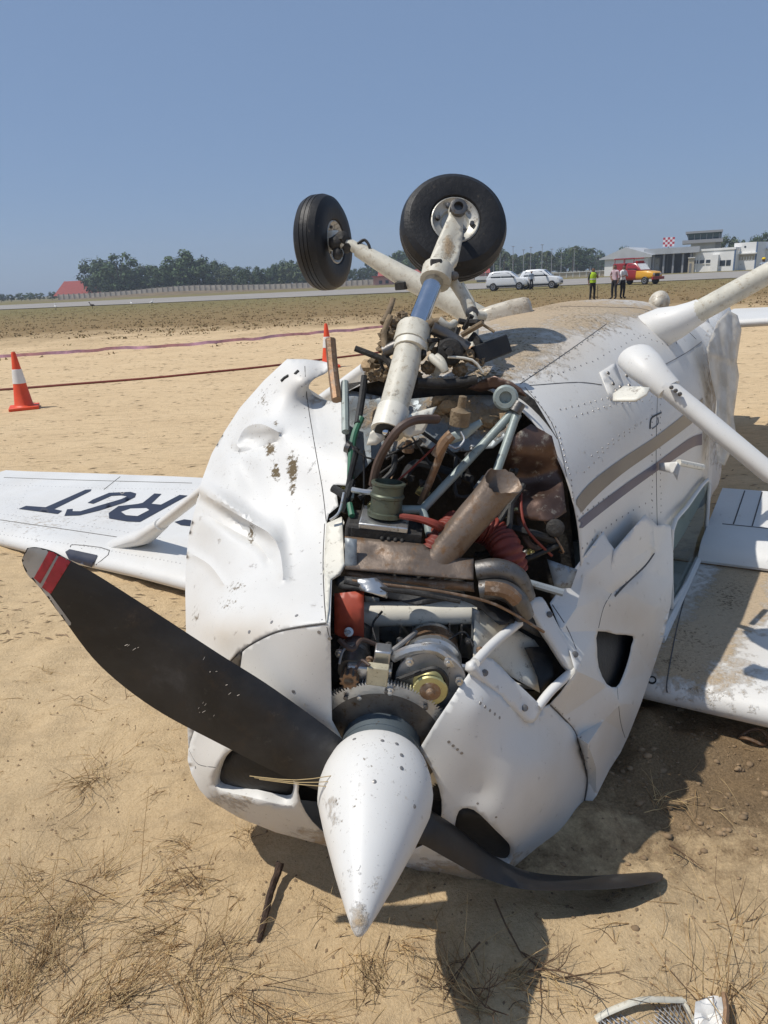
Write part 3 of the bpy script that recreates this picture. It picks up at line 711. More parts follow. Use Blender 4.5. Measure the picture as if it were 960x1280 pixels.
cowl_l = panel('cowling_panel', left_out, left_depth, 'paint', plane, (), 4.5, .0009,
    bumps=((318, 548, 20, 14, .3, .05), (325, 538, 30, 7, -.2, -.02), (300, 575, 16, 40, -.45, .035), (262, 612, 34, 9, .62, -.035), (262, 634, 30, 8, .62, .03), (300, 640, 45, 7, .62, -.03), (302, 656, 42, 9, .62, .032), (340, 672, 13, 30, .35, -.012), (362, 690, 16, 50, -.12, .014), (250, 690, 20, 30, 0, .02), (340, 600, 60, 60, 0, .012)),
    creases=(([(244, 610), (275, 630), (312, 652), (338, 668), (350, 690), (354, 720)], 13, -.03), ([(252, 640), (290, 662), (322, 680), (336, 700)], 11, .022), ([(296, 556), (306, 536), (326, 530), (348, 540)], 9, -.02), ([(300, 566), (322, 560), (346, 552)], 8, .02), ([(262, 590), (290, 560)], 8, .015), ([(235, 690), (262, 706), (280, 730)], 9, -.012), ([(384, 480), (396, 540)], 6, .006)),
    wraps=((sil_cl, ((.01, .05, -.04), (.05, .13, -.12), (.14, .2, -.2), (.25, .25, -.3))),), angle=30, crumple=.004,
    dirt=blobs([(400, 500, 20, 10, .3)]), mud=blobs([(338, 562, 7, 10, .8), (345, 590, 6, 12, .8), (366, 585, 7, 20, .85), (366, 610, 5, 16, .6), (345, 530, 3, 5, .7), (315, 668, 5, 16, .6), (296, 735, 14, 10, .4), (285, 755, 24, 12, .32), (245, 770, 5, 12, .5), (330, 500, 10, 14, .4), (300, 560, 60, 60, .16), (375, 560, 50, 60, .12)]))
set_attr(cowl_l.data, 'dust', blobs([(300, 792, 60, 22, .85), (240, 790, 30, 80, .4), (380, 480, 40, 20, .4)]))
set_attr(bowl.data, 'dust', blobs([(400, 1050, 120, 30, .5), (690, 960, 50, 70, .3), (620, 1095, 80, 30, .7), (300, 960, 40, 40, .3)]))
T_L = [bvh(cowl_l), bvh(bowl)]
cream_bar = panel('cowling_edge_strip', [(408, 654), (427, 646), (430, 704), (424, 716), (413, 723), (411, 760), (408, 778), (405, 700)], lambda u, v: left_depth(u, v) - .012, 'cream', plane, step=6, thick=.008)
for pth in ([(381, 458), (384, 500), (394, 560), (403, 610), (408, 652)], [(406, 655), (404, 700), (405, 740), (408, 778), (413, 800)]):
    seam(pth, T_L, plane)
seam([(408, 779), (372, 784), (342, 791), (311, 807), (296, 821)], T_L, plane, r=.0025)
seam([(237, 938), (248, 955), (270, 959)], T_L, plane)
panel('gap_filler', [(283, 826), (302, 812), (299, 836), (290, 842)], lambda u, v: bowl_depth(u, v) - .006, 'steel', plane, step=5)
rl = MB()
for pth in ([(376, 470), (380, 510), (390, 560), (400, 620)], [(400, 665), (401, 730), (403, 775)], [(345, 472), (330, 490)], [(400, 560), (402, 600)]): rivet_line(rl, pth, T_L, 14, .0032, 1)
for u, v in ((340, 778), (371, 770), (312, 790), (399, 790), (412, 798), (245, 959), (367, 864)): 
    h = cast(u, v, T_L)
    if h: dome(rl, h[0], h[1], .006)
rl.build('rivets', 'rivet', plane, kind='stuff')
slot = [cast(u, v, T_L) for u, v in ((352, 477), (356, 473), (361, 470), (369, 468), (373, 464))]
if all(slot[:2]): MB().tube([s[0] + s[1] * .001 for s in slot[:3] if s], .006, 6).build('vent_slot', 'black', plane)
if slot[3] and slot[4]: MB().tube([s[0] + s[1] * .001 for s in slot[3:]], .006, 6).build('vent_slot', 'black', plane)

# right cowling: torn, folded sheet
hole_r = curve2([(747, 789), (770, 793), (791, 795), (789, 807), (786, 822), (778, 846), (770, 859), (758, 855), (748, 834), (746, 810)], 2, True)
right_ctrl = [nD(687, 880, .31), nD(703, 897, .34), nD(721, 920, .38), nD(734, 972, .42), nD(725, 1021, .42)] + [kD(*c) for c in ((754, 664, 1.12), (687, 754, .80), (768, 687, 1.13), (807, 643, 1.42), (821, 657, 1.52), (838, 657, 1.75), (840, 723, 1.66), (838, 757, 1.58), (815, 839, 1.38), (785, 920, 1.12), (762, 961, .95), (745, 995, .84), (747, 789, .98), (790, 795, 1.2), (760, 857, .93), (719, 838, .68), (735, 930, .72), (775, 880, .98), (720, 760, .86), (780, 740, 1.17), (820, 760, 1.36), (745, 960, .80))]
right_ctrl += [kD(*c) for c in ((764, 743, 1.085), (818, 691, 1.50), (800, 712, 1.33), (745, 830, .87), (700, 790, .74), (805, 880, 1.24), (730, 720, .965), (755, 900, .88))]
right_depth, right_folds = facets(right_ctrl)
sil_cr = [(838, 657), (840, 690), (841, 723), (838, 757), (828, 800), (815, 839), (800, 882), (785, 920), (775, 941), (762, 961), (745, 995), (725, 1021)]
right_out = [(687, 754), (700, 736), (722, 705), (740, 682), (754, 664), (760, 676), (768, 687), (785, 668), (807, 643), (815, 650), (821, 657), (830, 655)] + sil_cr + curve2([(725, 1021), (734, 972), (721, 920), (703, 897), (687, 880)], 3)[1:] + [(700, 866), (719, 840), (712, 815), (700, 786)]
cowl_r = panel('cowling_panel', right_out, right_depth, 'paint', plane, [hole_r], 4.5, .0009,
    creases=(([(764, 742), (785, 727), (806, 707), (818, 690)], 9, .02), ([(747, 789), (754, 762), (764, 742)], 7, -.008), ([(771, 859), (776, 900), (782, 922)], 7, -.006)) + tuple((e_, 1, 0) for e_ in right_folds),
    wraps=((sil_cr, ((0, .06, -.03), (-.04, .15, -.08), (-.14, .22, -.16))),), angle=12, crumple=.003,
    mud=blobs([(700, 740, 10, 10, .1)]))
panel('folded_flap', [(768, 688), (785, 668), (806, 644), (816, 652), (819, 690), (806, 705), (790, 722), (776, 738), (765, 745), (762, 720)], lambda u, v: right_depth(u, v) - .03 + .0004 * (v - 640), 'paint', plane, step=6,
      bumps=((800, 706, 8, 40, .85, .03),))
set_attr(cowl_r.data, 'dust', blobs([(785, 765, 50, 36, .85), (815, 840, 36, 70, .8), (735, 730, 22, 16, .6), (775, 930, 40, 70, .6), (730, 860, 40, 50, .25)]))
T_R = [bvh(cowl_r), bvh(bowl)]
seam([(687, 881), (703, 897), (721, 920), (734, 972), (726, 1020)], T_R, plane, r=.003)
seam([(768, 745), (785, 727), (806, 707), (817, 692)], T_R, plane, r=.004); seam([(747, 789), (754, 760), (764, 742)], T_R, plane); seam([(771, 859), (775, 900), (781, 922)], T_R, plane, r=.0015)
seam([(690, 756), (708, 784), (720, 812)], T_R, plane, r=.002)
rr = MB()
for pth in ([(600, 879), (624, 897)], [(561, 927), (577, 941)], [(694, 884), (712, 900), (730, 944), (738, 960)]): rivet_line(rr, pth, T_R, 8 if pth[0][0] < 650 else 11, .0055 if pth[0][0] < 650 else .003)
for u, v in ((597, 1004), (620, 1021), (711, 898), (726, 922), (735, 947), (770, 740), (782, 727), (795, 714), (762, 757)):
    h = cast(u, v, T_R)
    if h: dome(rr, h[0], h[1], .0045)
rr.build('rivets', 'rivet', plane, kind='stuff')
panel('hole_dark_backing', [(735, 775), (800, 785), (800, 815), (780, 870), (750, 868), (735, 830)], lambda u, v: right_depth(u, v) + .09, 'black', plane, step=10)  # black sheet added behind the cowling hole so it looks dark inside
# landing light frame
def bar(path, depth, r, mat='paint', name='light_frame_bar', par=None, off=0.0, seg=10, flat=None):
    return MB().tube([P(u, v, depth(u, v) + off) for u, v in path], r, seg, sm=4, flat=flat).build(name, mat, par or plane)
ld = tps([nD(590, 836, .13), nD(665, 903, .21), nD(676, 884, .25), nD(719, 838, .36), nD(663, 757, .40), nD(648, 779, .34), nD(600, 826, .18)])
lf = empty('landing_light_frame', P(660, 830, ld(660, 830))); lf.parent = plane; bpy.context.view_layer.update(); lf.matrix_parent_inverse = plane.matrix_world.inverted(); lf.location = P(660, 830, ld(660, 830)); bpy.context.view_layer.update()
panel('frame_plate', curve2([(590, 834), (598, 822), (616, 824), (640, 848), (672, 878), (676, 890), (665, 904), (650, 892), (620, 865)], 2, True), lambda u, v: ld(u, v) - .022, 'paint', lf, step=6, thick=.02)
panel('frame_plate', curve2([(661, 759), (664, 750), (674, 746), (682, 752), (700, 786), (722, 822), (727, 832), (719, 841), (708, 832), (690, 803)], 2, True), lambda u, v: ld(u, v) - .022, 'paint', lf, step=6, thick=.02)
bar([(672, 884), (690, 862), (717, 838)], ld, .013, 'paint', 'frame_bar', lf, -.012)
bar([(594, 828), (615, 806), (635, 789), (649, 778)], ld, .013, 'paint', 'frame_bar', lf, -.018)
for u, v in ((606, 841), (656, 885), (687, 768), (719, 818)):
    p = P(u, v, ld(u, v) - .027); MB().lathe(p, -ray(u, v), ((0, .009), (.004, .008), (.005, .003)), 12).build('screw', 'steel', lf)
panel('light_box', [(594, 759), (634, 780), (668, 800), (690, 830), (675, 866), (640, 846), (617, 826), (592, 832)], lambda u, v: ld(u, v) + .07, 'cream', plane, step=10, crumple=.03)
panel('torn_baffle', [(656, 810), (690, 807), (692, 846), (676, 868), (672, 846), (664, 826)], lambda u, v: ld(u, v) + .035, 'black', plane, step=7, crumple=.05)
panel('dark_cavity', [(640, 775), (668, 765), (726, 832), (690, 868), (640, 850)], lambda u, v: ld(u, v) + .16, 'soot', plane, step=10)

# ---- spinner and propeller
sp = MB(); sp.lathe(N(0, 0, 0), -N.a, ((0, .095), (.0, .112), (.012, .118), (.05, .128), (.085, .1325), (.12, .129), (.20, .102), (.30, .064), (.38, .031), (.415, .0155), (.427, .008), (.43, .003)), 48)
spin = sp.build('spinner', 'paint', plane, True, 50)
set_attr(spin.data, 'mud', blobs([(440, 990, 14, 14, .5), (420, 1000, 8, 14, .5), (470, 940, 40, 20, .25), (452, 1140, 8, 20, .4), (480, 960, 60, 60, .12)])); set_attr(spin.data, 'dirt', blobs([(410, 1000, 8, 14, .8), (450, 1150, 14, 24, .4)]))
T_S = [bvh(spin)]
for u, v in ((443, 924), (496, 930), (502, 944), (502, 960), (468, 977), (518, 1008), (532, 957), (478, 926)):
    h = cast(u, v, T_S)
    if h: MB().lathe(h[0] - h[1] * .002, h[1], ((0, .005), (.003, .0045), (.004, .002)), 10).build('spinner_screw', 'rivet', spin)
MB().lathe(N(.0, 0, 0), N.a, ((0, .09), (.002, .098), (.035, .098), (.036, .1), (.06, .1), (.085, .1)), 40).build('propeller_hub', M('hub_grey_blue', (.115, .14, .155), .45, .4, .15, 9, grime=.08), plane)
gear = MB(); prof = []
gr = MB(); R0, R1 = .1815, .189; nt_ = 150; vs = []; fs = []
for x in (.078, .092):
    for k in range(nt_ * 4):
        r = R1 if k % 4 < 2 else R0; a = 2 * pi * k / (nt_ * 4); vs.append(N(x, r * sin(a), r * cos(a)))
n4_ = nt_ * 4
fs += [(k, (k + 1) % n4_, (k + 1) % n4_ + n4_, k + n4_) for k in range(n4_)]
for x, base in ((.078, 0), (.092, n4_)):
    k0 = len(vs); vs += [N(x, .155 * sin(2 * pi * k / n4_), .155 * cos(2 * pi * k / n4_)) for k in range(n4_)]
    fs += [(base + k, base + (k + 1) % n4_, k0 + (k + 1) % n4_, k0 + k) for k in range(n4_)]
gr.add(vs, fs); ringo = gr.build('ring_gear', 'alu', plane, True, 25)
MB().lathe(N(.085, 0, 0), N.a, ((-.012, .09), (-.006, .16), (.012, .16), (.02, .10)), 48).build('flywheel', 'steel', ringo)
for k in range(10):
    a = 2 * pi * k / 10; MB().lathe(N(.074, .166 * sin(a), .166 * cos(a)), -N.a, ((0, .006), (.006, .006), (.007, .003)), 8).build('bolt', 'steel', ringo)

def blade(name, st, mat, tipmats=False):
    """st: (edge a pixel, depth), (edge b pixel, depth), thickness"""
    rows = []; n = 12
    A = [P(*s[0]) for s in st]; B = [P(*s[1]) for s in st]; T = [s[2] for s in st]
    A, _ = smooth_path(A, 0, 6); B, T = smooth_path(B, T, 6)
    for i, (a, b_, t) in enumerate(zip(A, B, T)):
        ax = (A[min(i + 1, len(A) - 1)] + B[min(i + 1, len(A) - 1)] - A[max(i - 1, 0)] - B[max(i - 1, 0)]).normalized()
        nrm = (b_ - a).cross(ax).normalized(); row = []
        if nrm.dot(CAM_C - a) < 0: nrm = -nrm
        for k in range(n):
            s = k / n * 2
            if s <= 1: w, side = s, 1
            else: w, side = 2 - s, -1
            prof = sqrt(max(0, w * (1 - w))) * 2 * (1 - .35 * w)
            row.append(a.lerp(b_, w) + nrm * (t * prof * (.9 if side > 0 else -.35)))
        rows.append(row)
    mb = MB(); mb.grid(rows, closed=True); mb.add(rows[0], [tuple(range(n))]); mb.add(rows[-1], [tuple(range(n))])
    return mb, rows
def bx(u, v, x): return (u, v, N.depth(u, v, 0, x))
stL = [(bx(440, 945, .015), bx(425, 985, -.05), .028), (bx(433, 928, .02), bx(408, 990, -.055), .022), (bx(344, 862, .015), bx(367, 976, -.05), .016), (bx(275, 818, .01), bx(275, 930, -.045), .013), (bx(183, 758, 0), bx(192, 885, -.05), .010), (bx(120, 718, -.01), bx(125, 832, -.05), .008), (bx(85, 699, -.02), bx(78, 772, -.05), .007), (bx(66, 689, -.025), bx(52, 737, -.045), .005), (bx(46, 684, -.03), bx(33, 716, -.04), .004), (bx(34, 685, -.035), bx(27, 700, -.038), .003)]
mbL, rowsL = blade('propeller_blade', stL, 'prop')
bladeL = mbL.build('propeller_blade', 'prop', plane, True, 50)
T_B = [bvh(bladeL)]
decal('worn_tip', [(24, 704), (30, 680), (50, 678), (80, 690), (86, 700), (62, 741), (89, 778), (88, 790), (70, 768), (46, 732)], T_B, 'proptip', bladeL, .0012, 3)
decal('tip_band', [(64, 684), (73, 690), (51, 729), (43, 722)], T_B, 'propred', bladeL, .0022, 2.5); decal('tip_band', [(76, 690), (90, 699), (64, 742), (53, 734)], T_B, 'propred', bladeL, .0022, 2.5)
MT['scratch'] = M('bare_scratch', (.36, .33, .29), .5, .4)
for k in range(16):
    u_, v_ = rnd.choice(((165, 808), (258, 886), (290, 858), (262, 830))); u_ += rnd.gauss(0, 7); v_ += rnd.gauss(0, 6); L_ = rnd.uniform(1.2, 6); an = rnd.gauss(-.75, .3)
    seam([(u_, v_), (u_ + L_ * .5 * cos(an), v_ + L_ * .5 * sin(an)), (u_ + L_ * cos(an), v_ + L_ * sin(an))], T_B, bladeL, 'scratch', .0006, 'scratch', 2)
stR = [(P(515, 995, 1.74), P(505, 1048, 1.70), .028), (P(538, 1012, 1.75), P(528, 1056, 1.70), .026), (P(574, 1036, 1.80), P(564, 1076, 1.73), .02), (P(612, 1066, 1.87), P(606, 1098, 1.78), .016), (P(660, 1089, 1.94), P(656, 1112, 1.82), .012), (P(720, 1095, 1.975), P(722, 1113, 1.83), .009), (P(780, 1092, 1.985), P(782, 1110, 1.85), .007), (P(818, 1090, 1.99), P(815, 1104, 1.89), .005), (P(829, 1093, 1.975), P(828, 1100, 1.94), .003)]
stR = [((*pix(a)[:2], pix(a)[2]), (*pix(b_)[:2], pix(b_)[2]), t) for a, b_, t in stR]
mbR, _ = blade('propeller_blade', stR, 'prop'); bladeR = mbR.build('propeller_blade', 'prop', plane, True, 50)
bladeR['label'] = 'black propeller blade bent flat against the sand'
sl = MB()
for k in range(3):
    a = P(300 + rnd.uniform(0, 12), 970 + k * 1.5, 1.60); sl.tube([P(312 + k * 6, 970 + k * 2, 1.555), P(370 + k * 5, 975 + k * 3, 1.553), P(425 + k * 2, 968 + k * 8, 1.56)], .0012, 4, sm=3)
sl.build('caught_straw', M('straw', (.45, .33, .16), .8), plane, kind='stuff')

# ---- engine bay
def at(u, v, x): return P(u, v, N.depth(u, v, 0, x))
core = MB()
core.box(N(.42, .0, -.10), (.26, .24, .16), (N.a, N.s, N.b)); core.box(N(.30, -.12, .04), (.10, .10, .06), (N.a, N.s, N.b)); core.box(N(.55, .02, .12), (.14, .18, .08), (N.a, N.s, N.b))
engine = core.build('crankcase', 'soot', plane, bevel=.02)
for sgn in (-1, 1):
    for x in (.24, .44):
        cy = MB(); prof = []
        for k in range(14): prof += [(.02 + k * .012, .058), (.026 + k * .012, .072), (.03 + k * .012, .058)]
        cy.lathe(N(x, sgn * .16, -.12), N.s * sgn, prof, 18); cy.build('cylinder', 'soot', plane)
bf_ = MB(); bf_.box(N(.20, -.03, -.22), (.012, .30, .12), (N.a, N.s, N.b)); bf_.build('intake_dark_baffle', 'black', plane)  # black baffle block added behind the intakes to keep them dark
sv = MB(); sv.box(at(478, 668, .46), (.055, .1, .045), (N.a, N.s, N.b)); sv.build('oil_sump', 'soot', plane, bevel=.01)
# heat shroud
panel('exhaust_shroud', [(431, 670), (470, 674), (530, 680), (544, 694), (568, 697), (592, 698), (592, 724), (540, 720), (480, 715), (431, 711)], tps([(431, 670, 1.90), (431, 711, 1.84), (592, 698, 1.87), (592, 724, 1.835), (500, 690, 1.865), (530, 680, 1.88)]), 'heat', plane, step=6, thick=.006, bumps=((470, 690, 12, 6, .4, .01), (520, 700, 20, 5, .2, -.008), (560, 708, 14, 8, .1, .006)))
panel('shroud_end', [(431, 672), (446, 674), (446, 712), (431, 711)], lambda u, v: 1.845, 'firewall', plane, step=8, thick=.006)
panel('shroud_edge', [(431, 713), (500, 721), (592, 728), (593, 740), (520, 733), (431, 722)], lambda u, v: 1.85, 'rust', plane, step=8, thick=.004)
# exhaust stack
ax0, ax1 = P(536, 713, 1.90), P(629, 602, 1.865); dirx = (ax1 - ax0).normalized(); Lx = (ax1 - ax0).length
pipe = MB(); sg = 28; rows = []
e1 = (_rt - dirx * _rt.dot(dirx)).normalized(); e2 = dirx.cross(e1)
for t, r in ((0, .046), (.15, .043), (.3, .042), (.45, .0415), (.6, .041), (.75, .041), (.88, .042), (1.0, .044), (1.0, .0415), (.8, .038), (.6, .038), (.3, .038)):
    row = []
    for j in range(sg):
        a = 2 * pi * j / sg; cut = (.035 * sin(a + .5) + .008 * noise.noise(Vector((a * 3, 0, 1)))) if t == 1.0 else 0
        dn = 1 + .16 * t * cos(2 * a + .6) + .07 * noise.noise(Vector((cos(a) * 2.5, sin(a) * 2.5, t * 4))) + (.09 * sin(3 * a + 1) if t == 1.0 else 0)
        row.append(ax0 + dirx * (Lx * t + cut) + e1 * (r * dn * cos(a)) + e2 * (r * dn * sin(a)))
    rows.append(row)
pipe.grid(rows, closed=True); pipe.build('exhaust_pipe', 'heat', plane, True, 60)
def corrugated(name, pts, r, mat, pitch=.012):
    pts, _ = smooth_path([Vector(p) for p in pts], 0, 8); L = 0; out = [pts[0]]; rs = [r]; 
    fine = []
    for a, b_ in zip(pts, pts[1:]):
        k = max(1, int((b_ - a).length / (pitch / 4)))
        fine += [a.lerp(b_, i / k) for i in range(k)]
    rr_ = [r * (1 + .07 * math.copysign(1, sin(i / 4 * 2 * pi + .3))) for i in range(len(fine))]
    return MB().tube(fine, rr_, 18).build(name, mat, plane, True, 70)
corrugated('air_duct', [P(556, 672, 1.93), P(590, 658, 1.97), P(618, 668, 1.98), P(634, 690, 1.94), P(640, 715, 1.95)], .043, 'hose_red')
corrugated('air_duct', [P(538, 690, 1.90), P(552, 668, 1.92), P(570, 650, 1.99)], .03, 'hose_red')
MB().tube([P(500, 645, 1.90), P(525, 649, 1.885), P(545, 656, 1.88), P(556, 664, 1.9)], [.008, .01, .013, .012], 8, sm=4).build('ignition_lead', 'hose_red', plane)
# carburettor throat on its plate
cp = at(482, 640, .46); up_ = (N.b * .93 + N.a * .15).normalized()
th = MB(); th.lathe(cp - up_ * .01, up_, ((0, .05), (.012, .05), (.014, .044), (.05, .043), (.054, .047), (.06, .047), (.064, .043), (.085, .043), (.088, .047), (.094, .047), (.096, .038), (.06, .036), (.03, .02)), 28)
th.build('carburettor_throat', M('greenish_alloy', (.10, .115, .085), .45, .5, .25, 14, grime=.2), plane, True, 35)
cpl = MB(); cpl.box(cp - up_ * .02, (.062, .066, .008), (N.a, N.s, N.b)); cpl.build('carburettor_plate', 'alu', plane, bevel=.003)
cb = MB(); cb.box(cp - up_ * .062 + N.s * .01, (.055, .095, .034), (N.a, N.s, N.b))
for k in range(9): cb.lathe(cp - up_ * .06 + N.s * (.0 + .018 * (k % 5)) - N.a * .055 + N.b * (.012 if k > 4 else -.012), -N.a, ((0, .006), (.008, .006), (.012, .003)), 8)
cb.build('carburettor_body', 'soot', plane, bevel=.006)
# engine mount
for pts in ([(649, 506, 2.02), (600, 560, 2.0), (528, 637, 1.96)], [(649, 508, 2.01), (634, 552, 1.985), (617, 600, 1.96)], [(502, 637, 1.95), (528, 637, 1.955)], [(527, 636, 1.955), (534, 656, 1.93), (541, 680, 1.91)]):
    MB().tube([P(*p) for p in pts], .0122, 12).build('engine_mount_tube', 'mount', plane)
MB().lathe(P(632, 497, 2.0), -ray(632, 497), ((-.03, .035), (.0, .036), (.006, .03), (.006, .018), (-.01, .016)), 20).build('mount_bushing', 'mount', plane)
MB().lathe(P(650, 504, 2.0), (P(640, 520, 2.0) - P(650, 504, 2.0)), ((0, .018), (.03, .018), (.032, .012)), 12).build('mount_bolt', 'steel', plane)
# hoses, rods
def hose(pts, r, mat, name='hose', sm=5): return MB().tube([P(*p) for p in pts], r, 8, sm=sm).build(name, mat, plane)
hose([(547, 524, 1.93), (520, 525, 1.88), (500, 535, 1.86), (484, 556, 1.88), (472, 580, 1.92), (466, 606, 1.96)], .0125, 'hose_brown')
hose([(438, 600, 2.0), (439, 569, 2.02), (443, 543, 2.04), (452, 522, 2.06)], .010, 'hose_green'); hose([(447, 530, 2.05), (452, 500, 2.1), (456, 470, 2.12)], .011, 'black', 'control_rod', 2)
hose([(437, 630, 1.96), (440, 645, 1.93)], .009, 'hose_green', sm=2)
hose([(413, 424, 2.22), (416, 460, 2.2), (421, 500, 2.15)], .0165, 'rust', 'drain_tube', 2)
hose([(431, 478, 2.2), (432, 540, 2.08)], .012, 'mount', 'stiffener', 1)
hose([(560, 545, 1.92), (548, 575, 1.94), (534, 610, 1.98), (526, 630, 2.0)], .011, 'rust', 'control_cable'); hose([(565, 543, 1.90), (556, 552, 1.905), (545, 570, 1.92)], .016, 'rust', 'cable_end', 2)
hose([(556, 552, 1.9), (570, 560, 1.9), (580, 550, 1.91), (576, 540, 1.92)], .003, 'alu', 'wire')
hose([(430, 616, 1.96), (424, 640, 1.94), (413, 650, 1.95)], .004, 'alu', 'wire'); hose([(416, 610, 2.0), (432, 622, 1.98), (428, 640, 1.97), (440, 600, 2.0)], .012, 'black', 'wire_loom')
hose([(440, 612, 1.96), (456, 615, 1.95), (470, 615, 1.95)], .008, 'alu', 'link', 2)
hose([(505, 600, 2.05), (520, 580, 2.08), (560, 590, 2.08), (590, 600, 2.05)], .014, 'black'); hose([(640, 660, 2.0), (670, 668, 1.98), (694, 676, 2.0)], .012, 'black', 'control_rod', 3)
MB().lathe(P(694, 660, 1.97), -ray(694, 660), ((-.03, .026), (0, .026), (.006, .02), (.007, .01)), 14).build('mount_bushing', 'soot', plane)
hose([(655, 727, 1.92), (704, 741, 1.90)], .011, 'firewall', 'brace_rod', 1)
panel('side_gusset', [(684, 699), (722, 712), (714, 735), (694, 736)], lambda u, v: 2.02, 'firewall', plane, step=9)
for pts, r in (([(596, 714, 1.88), (622, 712, 1.87), (645, 722, 1.88), (656, 748, 1.9)], .030), ([(600, 738, 1.86), (625, 737, 1.85), (645, 748, 1.86), (655, 770, 1.88)], .028)):
    MB().tube([P(*p) for p in pts], r, 14, sm=6).build('intake_elbow', 'steel', plane)
hose([(606, 735, 1.83), (630, 738, 1.825), (645, 750, 1.84)], .02, 'rust', 'elbow_clamp', 5)
# front of the engine
MB().tube([at(456, 768, .32), at(525, 767, .32), at(594, 764, .34)], .034, 16).build('intake_tube', 'cream', plane)
panel('red_bracket', [(418, 742), (455, 738), (455, 800), (440, 804), (418, 792)], tps([nD(418, 742, .26), nD(455, 738, .26), nD(455, 800, .22), nD(418, 792, .22), nD(436, 770, .22)]), 'redplate', plane, step=8, thick=.004)
MB().lathe(at(436, 790, .2), -ray(436, 790), ((0, .012), (.004, .012), (.005, .005), (.0, .004)), 14).build('grommet', 'alu', plane)
panel('front_baffle', [(456, 745), (474, 748), (474, 812), (460, 815)], lambda u, v: N.depth(u, v, 0, .35), 'cream', plane, step=9)
panel('front_baffle', [(470, 780), (594, 778), (594, 800), (580, 870), (560, 880), (470, 830)], lambda u, v: N.depth(u, v, 0, .40), 'firewall', plane, step=12)
panel('front_baffle', [(590, 760), (600, 764), (600, 826), (588, 840)], lambda u, v: N.depth(u, v, 0, .3), 'firewall', plane, step=9)
panel('rubber_seal', curve2([(418, 724), (431, 720), (470, 724), (518, 731), (560, 738), (594, 747), (630, 756), (657, 763), (690, 785), (683, 800), (653, 785), (640, 778), (625, 781), (602, 762), (578, 750), (550, 752), (522, 757), (500, 750), (487, 748), (470, 740), (440, 738), (424, 736)], 2, True),
      tps([nD(418, 724, .3), nD(500, 735, .27), nD(594, 747, .3), nD(690, 790, .42), nD(522, 757, .24), nD(640, 778, .32), nD(440, 738, .26)]), 'black', plane, step=6, crumple=.05)
hose([(440, 726, 1.77), (500, 733, 1.77), (560, 741, 1.79), (620, 756, 1.82), (680, 790, 1.88)], .004, 'rust', 'seal_strip')
panel('torn_sheet', [(446, 724), (470, 722), (486, 735), (484, 748), (466, 742), (450, 738)], lambda u, v: 1.755, 'alu', plane, step=5, crumple=.06)
# starter
s0 = at(436, 852, .075)
stt = MB(); stt.lathe(s0, N.a, ((0, .012), (.002, .020), (.03, .020), (.032, .012), (.04, .012), (.042, .033), (.10, .036), (.105, .042), (.12, .042), (.125, .036), (.24, .036), (.25, .02)), 22); stt.build('starter_motor', 'steel', plane)
pg = MB(); vs = []; fs = []
for x in (0.0, .03):
    for k in range(36): r = .0235 if k % 4 < 2 else .018; a = 2 * pi * k / 36; vs.append(s0 + N.a * x + N.s * (r * sin(a)) + N.b * (r * cos(a)))
fs = [(k, (k + 1) % 36, (k + 1) % 36 + 36, k + 36) for k in range(36)] + [tuple(range(36))[::-1]]
pg.add(vs, fs); pg.build('starter_pinion', 'rust', plane, True, 25)
MB().box(at(472, 843, .085), (.012, .026, .026), (N.a, N.s, N.b)).build('name_plate', M('yellowed_metal', (.52, .47, .33), .5, .3, .15, 30, grime=.15), plane, bevel=.003)
br = MB(); br.box(at(462, 838, .12), (.02, .055, .02), (N.a, N.s, N.b)); br.box(at(478, 822, .13), (.02, .02, .03), (N.a, N.s, N.b)); br.build('starter_bracket', 'alu', plane, bevel=.004)
# alternator
A0 = at(538, 856, .105); ap = A0
alt = MB(); alt.lathe(ap + N.a * .03, N.a, ((-.004, .03), (0, .078), (.014, .082), (.02, .08), (.022, .066), (.05, .07), (.055, .078), (.07, .078), (.075, .062), (.12, .06), (.125, .066), (.145, .066), (.155, .05), (.16, .02)), 36); alto = alt.build('alternator', 'alu', plane, True, 35)
fan = MB(); fan.lathe(ap + N.a * .012, N.a, ((0, .02), (.0, .084), (.004, .087), (.008, .084), (.012, .03)), 40)
for k in range(14):
    a = 2 * pi * k / 14; o_ = ap + N.a * .022; d1 = N.s * sin(a) + N.b * cos(a); fan.box(o_ + d1 * .062, (.008, .002, .014), (N.a, d1.cross(N.a), d1))
fan.build('fan', M('fan_grey', (.40, .39, .37), .5, .2, .15, 20, grime=.12), alto, True, 30)
MB().lathe(ap, N.a, ((-.026, .020), (-.026, .040), (-.022, .043), (-.008, .033), (.006, .043), (.010, .040), (.012, .015)), 30).build('pulley', 'brass', alto, True, 30)
MB().lathe(ap, -N.a, ((.0, .026), (.027, .026), (.028, .020), (.028, .011), (.040, .010), (.042, .003)), 18).build('pulley_nut', 'rust', alto, True, 30)
ab = MB(); ab.tube([at(492, 822, .13), at(515, 812, .12), at(545, 812, .12), at(568, 832, .13)], .013, 8, sm=4); ab.build('alternator_bracket', 'alu', alto)
belt = MB(); belt.tube([at(497, 850, .1) , at(520, 842, .095), at(545, 836, .09), at(558, 850, .09), at(552, 870, .09), at(540, 880, .092)], .007, 6, sm=4); belt.build('drive_belt', 'black', plane)
MB().lathe(ap + N.a * .105, N.a, ((0, .064), (.004, .071), (.05, .071), (.054, .064)), 32).build('stator', 'rust', alto)
hose([(576, 835, 1.79), (583, 836, 1.79)], .012, 'alu', 'bolt', 1)

